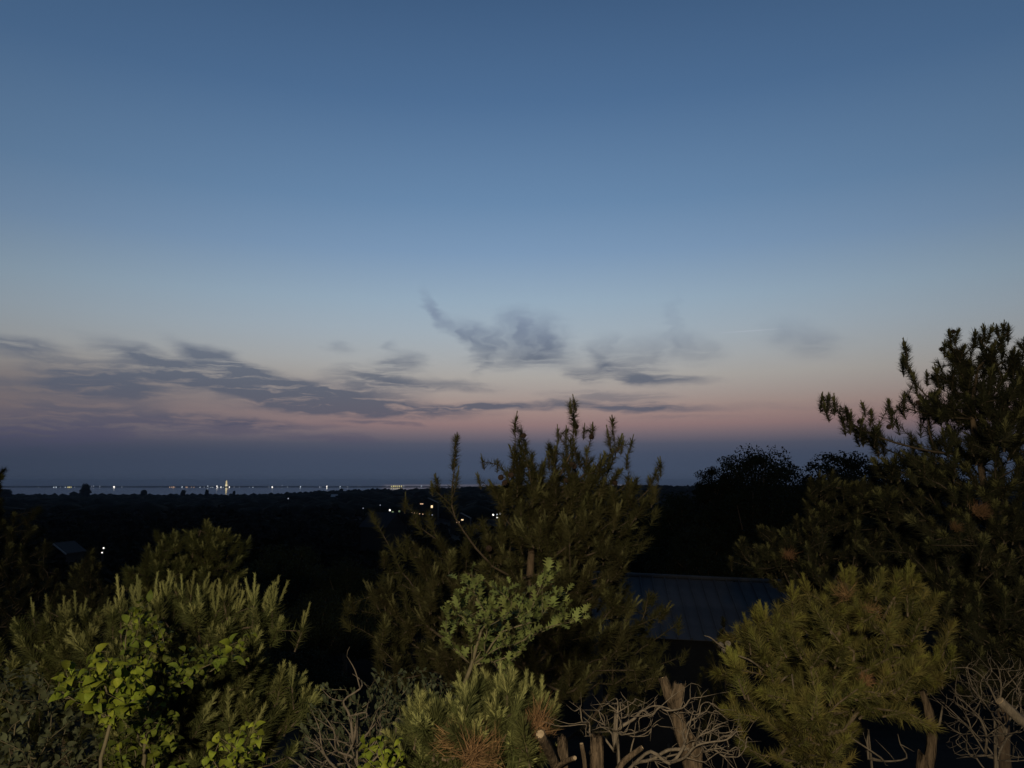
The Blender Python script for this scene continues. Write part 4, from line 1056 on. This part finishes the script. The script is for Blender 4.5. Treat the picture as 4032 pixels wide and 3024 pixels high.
def lamp(label, px_, py_, d_, size_px, mat, group, name='distant_lamp', post=True):
    p_ = at(px_, py_, d_); r_ = size_px / 2 / FPX * d_
    if post:
        gz_ = float(ground_z(p_[0], p_[1])) if d_ < 2000 else 0.0
        rt = empty(name, (p_[0], p_[1], gz_)); tag(rt, label, 'lamp', group)
        b_ = MB(); b_.tube([(0, 0, -1), (0, 0, p_[2] - gz_ - r_)], [.08, .06], 6); add('post', b_.mesh('post', [M['steel']]), rt)
        lo = (0, 0, p_[2] - gz_)
    else: rt = None
    b_ = MB(); n1, n2 = 6, 8
    for i in range(n1):
        th = math.pi * (i + .5) / n1
        for j in range(n2): pass
    rings = [(r_ * math.sin(math.pi * i / n1), -r_ * math.cos(math.pi * i / n1)) for i in range(n1 + 1)]
    b_.tube([(0, 0, z_) for _, z_ in rings], [max(q, r_ * .05) for q, _ in rings], n2)
    me = b_.mesh('lantern', [mat], True)
    if rt: add('lantern', me, rt, lo)
    CLEAR.append((px_, py_, size_px + 6, d_))

for (x_, y_, s_, m_, lb) in [(408,2158,6,WHITE,'white lamp, upper of two in the dark at left'), (402,2176,5,WHITE,'white lamp, lower of two in the dark at left')]:
    lamp(lb, x_, y_, 150, s_, m_, 'village lamps')
for (x_, y_, s_, m_, lb) in [(1535,2009,7,WHITE,'bright white street lamp left of the middle pine'), (1546,2017,9,GRN,'dim glow for lit foliage beside the white street lamp'), (1572,2013,8,GRN,'faint greenish glow right of the white street lamp'),  # first GRN sphere glows in place of lit foliage
        (1942,2027,7,WHITE,'white lamp, left one of the group behind the middle pine'), (1957,2026,5,COOL,'faint lamp in the middle of the group behind the pine'), (1970,2024,7,WHITE,'white lamp, right one of the group behind the middle pine'), (1958,2037,6,WHITE,'white lamp, lowest of the group behind the middle pine'),
        (1497,1989,4,FAINT,'very faint lamp above the white street lamp'), (1430,2001,4,FAINT,'very faint lamp far left of the street lamp'), (1135,1963,5,FAINT,'faint pale post on the dark slope under the far lights')]:  # last one is an upright post, its paleness added as glow
    lamp(lb, x_, y_, 400, s_, m_, 'village lamps')
for i, x_ in enumerate((1622, 1632, 1642, 1652, 1665, 1690, 1702)):
    lamp('small dim lamp in a slanting row behind the middle pine', x_, 2018 + i * 1.6, 380, 4, ORNG if i < 5 else FAINT, 'dim row of lamps')

# lights strung along the far shore
shore = [(152,1918,3,FAINT),(212,1918,6,COOL),(221,1918,6,COOL),(238,1918,4,FAINT),(249,1919,3,FAINT),(257,1919,6,COOL),(268,1918,5,YELL),(274,1918,5,YELL),(280,1918,4,YELL),(294,1918,4,FAINT),(360,1915,4,FAINT),(368,1914,6,FAINT),(393,1915,5,FAINT),(390,1920,3,FAINT),
  (449,1917,10,WHITE),(480,1917,4,FAINT),(635,1919,4,FAINT),(668,1918,5,ORNG),(675,1918,5,ORNG),(682,1917,6,ORNG),(688,1918,4,ORNG),(717,1917,5,COOL),(733,1918,6,ORNG),(739,1918,4,ORNG),(754,1918,4,ORNG),(764,1918,4,ORNG),(788,1919,6,COOL),(804,1918,4,FAINT),(818,1914,5,COOL),(822,1919,4,FAINT),(830,1919,5,COOL),(838,1919,5,COOL),
  (854,1914,7,WHITE),(857,1919,6,WHITE),(870,1918,7,WHITE),(879,1919,5,COOL),(898,1910,4,ORNG),(903,1917,6,WHITE),(922,1917,4,FAINT),(943,1918,4,FAINT),(982,1918,4,FAINT),(996,1919,6,COOL),(1059,1917,4,FAINT),(1072,1918,9,WHITE),(1095,1917,3,FAINT),(1111,1913,4,FAINT),(1132,1917,4,FAINT),(1183,1916,6,COOL),(1258,1917,5,FAINT),(1264,1917,4,FAINT),(1287,1915,8,WHITE),(1339,1916,5,COOL),(1368,1916,5,FAINT),(1413,1914,4,FAINT),(1525,1914,5,FAINT),
  (1541,1915,5,YELL),(1549,1914,6,YELL),(1556,1914,6,YELL),(1564,1914,6,YELL),(1572,1914,6,YELL),(1581,1914,6,YELL),(1590,1914,4,COOL),(1659,1914,5,COOL)]
KINDS = {WHITE.name: ('bright white light among the far shore lights', 'bright far shore lights'), COOL.name: ('small cool white light on the far shore', 'cool far shore lights'), FAINT.name: ('faint bluish speck of light on the far shore', 'faint far shore lights'),
         ORNG.name: ('small orange light on the far shore near the lit tower', 'orange far shore lights'), YELL.name: ('yellow light in a short row on the far shore', 'yellow far shore lights')}
for (x_, y_, s_, m_) in shore:
    lb, gp = KINDS[m_.name]
    if (x_, y_) == (449, 1917): lb = 'lone bright white light on the far shore left of the tower'
    if (x_, y_) == (1072, 1918): lb = 'lone bright white light on the far shore right of the tower'
    if (x_, y_) == (1287, 1915): lb = 'bright white light where the far shore meets the wooded ridge'
    lamp(lb, x_, y_, FAR - 10, s_ * .62, m_, gp, 'shore_light')

# tower on the far shore, its floodlighting put into glowing materials
tb = at(891, 1915.5, FAR + 40)
TW = empty('lit_tower', (tb[0], tb[1], 0)); tag(TW, 'slender glowing floodlit stone tower on the far shore', 'tower')
TWM = glow_mat('glowing floodlit stone', (1.0, .80, .40), .75); TWB = glow_mat('glowing floodlit base stone', (1.0, .88, .55), 1.0)  # emission stands in for floodlights on the stone
def px2m(v): return v / FPX * (FAR + 40)
b = MB(); b.box((0, 0, (tb[2]) / 2), (px2m(24), px2m(9), tb[2] + 2)); add('hill_base', b.mesh('hill_base', [M['far_land']]), TW)
b = MB(); b.box((0, -1, tb[2] - px2m(1)), (px2m(22), px2m(5), px2m(3.0))); add('plinth', b.mesh('plinth', [ORNG]), TW)  # plinth glows as well, no floodlight shines on it
b = MB(); z0 = tb[2] + px2m(1.5)
def frus(mb, z_a, z_b, wa, wb):
    v = [(sx * w_ / 2, sy * w_ / 2, z_) for (z_, w_) in ((z_a, wa), (z_b, wb)) for sx, sy in ((-1, -1), (1, -1), (1, 1), (-1, 1))]
    mb.add(v, [(0, 1, 5, 4), (1, 2, 6, 5), (2, 3, 7, 6), (3, 0, 4, 7), (4, 5, 6, 7), (3, 2, 1, 0)])
frus(b, z0, z0 + px2m(17), px2m(5.6), px2m(3.8)); add('shaft', b.mesh('shaft', [TWM]), TW)
b = MB(); frus(b, z0 - px2m(.5), z0 + px2m(5), px2m(6.6), px2m(5.8)); add('buttress', b.mesh('buttress', [TWB]), TW)
b = MB(); frus(b, z0 + px2m(17), z0 + px2m(18.5), px2m(4.6), px2m(4.6)); frus(b, z0 + px2m(18.5), z0 + px2m(22), px2m(2.6), px2m(1.8)); add('belfry', b.mesh('belfry', [TWM]), TW)

# ------------------------------------------------------------------ the wooded valley out to the ridge
def project(P_):
    v = P_ - np.array([0, 0, EYE]); cy, sy = math.cos(PITCH), math.sin(PITCH)
    dep = v[:, 1] * cy + v[:, 2] * sy; up_ = -v[:, 1] * sy + v[:, 2] * cy
    return 2016 + FPX * v[:, 0] / dep, 1512 - FPX * up_ / dep
def lump(seed, fine=2):
    import bmesh
    bm = bmesh.new(); bmesh.ops.create_icosphere(bm, subdivisions=fine, radius=1.0)
    g = np.random.default_rng(seed); ks = g.normal(size=(7, 3)) * 2.6; ph = g.random(7) * 6.28
    V_ = np.array([v.co[:] for v in bm.verts]); F_ = [tuple(v.index for v in f.verts) for f in bm.faces]; bm.free()
    r_ = 1 + .11 * sum(np.sin(V_ @ ks[i] + ph[i]) for i in range(7)) / 1.3 + g.normal(size=len(V_)) * .05
    V_ = V_ * r_[:, None]; V_[:, 2] = V_[:, 2] * .85 + .1
    return V_, np.array(F_)
LUMP = [lump(i) for i in range(6)]
def leafmass(seed, nq, q):
    g = np.random.default_rng(seed); nc = 12
    c = unit(g.normal(size=(nc, 3))) * g.uniform(.3, .75, (nc, 1)); i_ = g.integers(0, nc, nq)
    p_ = c[i_] + unit(g.normal(size=(nq, 3))) * g.uniform(.2, .42, (nq, 1)) * np.array([1, 1, .8])
    a_ = unit(g.normal(size=(nq, 3))); u_ = unit(np.cross(a_, g.normal(size=(nq, 3)))); w_ = np.cross(a_, u_); s_ = q * g.uniform(.6, 1.3, (nq, 1))
    return np.stack([p_ - u_ * s_, p_ + w_ * s_ * .7, p_ + u_ * s_, p_ - w_ * s_ * .7], 1).reshape(-1, 3), np.arange(4 * nq).reshape(-1, 4)
MASS = [leafmass(i, 650, .10) for i in range(6)]; MASSM = [leafmass(i + 9, 260, .16) for i in range(6)]
LUMPC = [lump(i + 20, 1) for i in range(6)]
spots = []
def scatter(y0, y1, sp, rr):
    y_ = y0
    while y_ < y1:
        half = .78 * y_ + 20; x_ = -half
        while x_ < half:
            spots.append((x_ + RNG.uniform(-.5, .5) * sp, y_ + RNG.uniform(-.5, .5) * sp, rr * RNG.uniform(.7, 1.3), RNG.uniform(6, 9.5)))
            x_ += sp * RNG.uniform(.75, 1.25)
        y_ += sp
scatter(48, 110, 5.5, 3.4); scatter(110, 260, 9, 5.0); scatter(260, 700, 20, 9.0); scatter(700, 1260, 34, 14.0)
for row in range(4):
    x_ = -.85 * 1330
    while x_ < .85 * 1330:
        spots.append((x_, 1290 + row * 35 + RNG.uniform(-14, 14), RNG.uniform(4.5, 8), RNG.uniform(6.2, 9.2) + (2.5 if RNG.random() < .05 else 0))); x_ += RNG.uniform(7, 12)
spots = np.array(spots)
gz_ = ground_z(spots[:, 0], spots[:, 1]); topz = gz_ + spots[:, 3]
C3 = np.stack([spots[:, 0], spots[:, 1], topz - spots[:, 2] * .5], 1); pxs, pys = project(C3); rad = 1.35 * spots[:, 2] / spots[:, 1] * FPX
_, pyt = project(np.stack([spots[:, 0], spots[:, 1], topz], 1))
keep = np.ones(len(spots), bool)
for (cx, cy_, hw, dd) in CLEAR:
    if dd > 2000: continue
    keep &= ~((spots[:, 1] < dd + 8) & (np.abs(pxs - cx) < rad * .72 + hw * .5) & (pyt < cy_ + hw * .6))
VV = []; FF = []; n_ = 0; mb = MB()
for (x_, y_, r_, h_), g_, kp in zip(spots, gz_, keep):
    if not kp: continue
    v_, f_ = (MASS if y_ < 110 else MASSM if y_ < 420 else LUMPC)[RNG.integers(0, 6)]
    a_ = RNG.random() * 6.28; ca, sa = math.cos(a_), math.sin(a_)
    w_ = np.stack([v_[:, 0] * ca - v_[:, 1] * sa, v_[:, 0] * sa + v_[:, 1] * ca, v_[:, 2]], 1) * np.array([r_, r_, min(r_ * .8, h_ * .6)]) + [x_, y_, g_ + h_ - min(r_ * .8, h_ * .6)]
    mb.add(w_, f_)
tag(add('distant_wood', mb.mesh('distant_wood', [M['wood_mass']], True)), 'dark wooded valley stretching to the ridge by the sea', 'woodland', kind='stuff')
# single trees that stand out on the ridge
for (x_, y_, w_, dd, lb) in [(338,1903,46,1270,'round tree standing tallest on the left skyline ridge'), (20,1922,70,1150,'broad dark tree clump at the left end of the ridge'), (568,1925,34,1270,'small rounded tree on the ridge below the lone white light'), (722,1926,26,1270,'small round tree on the ridge left of the tower'), (815,1926,20,1270,'little tree on the ridge just left of the tower'), (922,1929,16,1270,'tiny tree on the ridge just right of the tower')]:
    tp_ = at(x_, y_, dd); R_ = w_ / 2 / FPX * dd; g_ = float(ground_z(tp_[0], dd))
    rt = empty('ridge_tree', (tp_[0], dd, g_)); tag(rt, lb, 'tree', 'trees on the far ridge')
    b_ = MB(); Hh = max(tp_[2] - g_, 3)
    for k_ in range(2):
        v_, f_ = MASS[RNG.integers(0, 6)]
        b_.add(v_ * np.array([R_ * .95, R_ * .95, Hh * .48]) + [0, 0, Hh * .55], f_)
    v_, f_ = LUMP[1]; b_.add(v_ * np.array([R_ * .72, R_ * .72, Hh * .38]) + [0, 0, Hh * .5], f_)
    add('crown', b_.mesh('crown', [M['wood_mass']], True), rt)
    b_ = MB(); b_.tube([(0, 0, -1), (0, 0, Hh * .6)], [R_ * .1, R_ * .06], 6); add('trunk', b_.mesh('trunk', [M['bark']]), rt)

# ------------------------------------------------------------------ the lamp on the lookout behind the viewer, whose light falls on the pines
lx, ly = -0.6, -2.8
gl = float(ground_z(lx, ly)); LH = EYE + 1.1
LP = empty('lookout_lamp', (lx, ly, gl)); tag(LP, 'steel lamp post on the lookout behind the viewer', 'lamp')
b = MB(); b.tube([(0, 0, 0), (0, 0, .1), (0, 0, .12), (0, 0, LH - gl)], [.09, .09, .045, .04], 12); add('post', b.mesh('post', [M['steel']]), LP)
b = MB(); b.tube([(0, 0, LH - gl + .02), (0, 0, LH - gl + .18), (0, 0, LH - gl + .3)], [.16, .15, .04], 12); add('hood', b.mesh('hood', [M['steel']]), LP)
ld = bpy.data.lights.new('lamp_light', 'SPOT'); ld.energy = 2050; ld.color = (1.0, .83, .55); ld.spot_size = math.radians(100); ld.spot_blend = 1.0; ld.shadow_soft_size = .10
lo = bpy.data.objects.new('lamp_light', ld); COL.objects.link(lo); lo.parent = LP; lo.location = (0, .25, LH - gl - .1)
lo.rotation_euler = (Vector(at(2050, 2650, 5.0)) - Vector((lx, ly, LH))).to_track_quat('-Z', 'Y').to_euler()

# ------------------------------------------------------------------ evening haze over land and water
hm = bpy.data.materials.new('evening haze'); hm.use_nodes = True
T = hm.node_tree; T.nodes.clear(); N = NB(T)
pv = N.n('ShaderNodeVolumePrincipled'); pv.inputs['Color'].default_value = (.80, .86, 1.0, 1); pv.inputs['Density'].default_value = 6.0e-5
o = N.n('ShaderNodeOutputMaterial'); T.links.new(pv.outputs[0], o.inputs['Volume'])
b = MB(); b.box((0, 0, 30), (26000, 26000, 72)); tag(add('haze', b.mesh('haze', [hm])), kind='stuff')
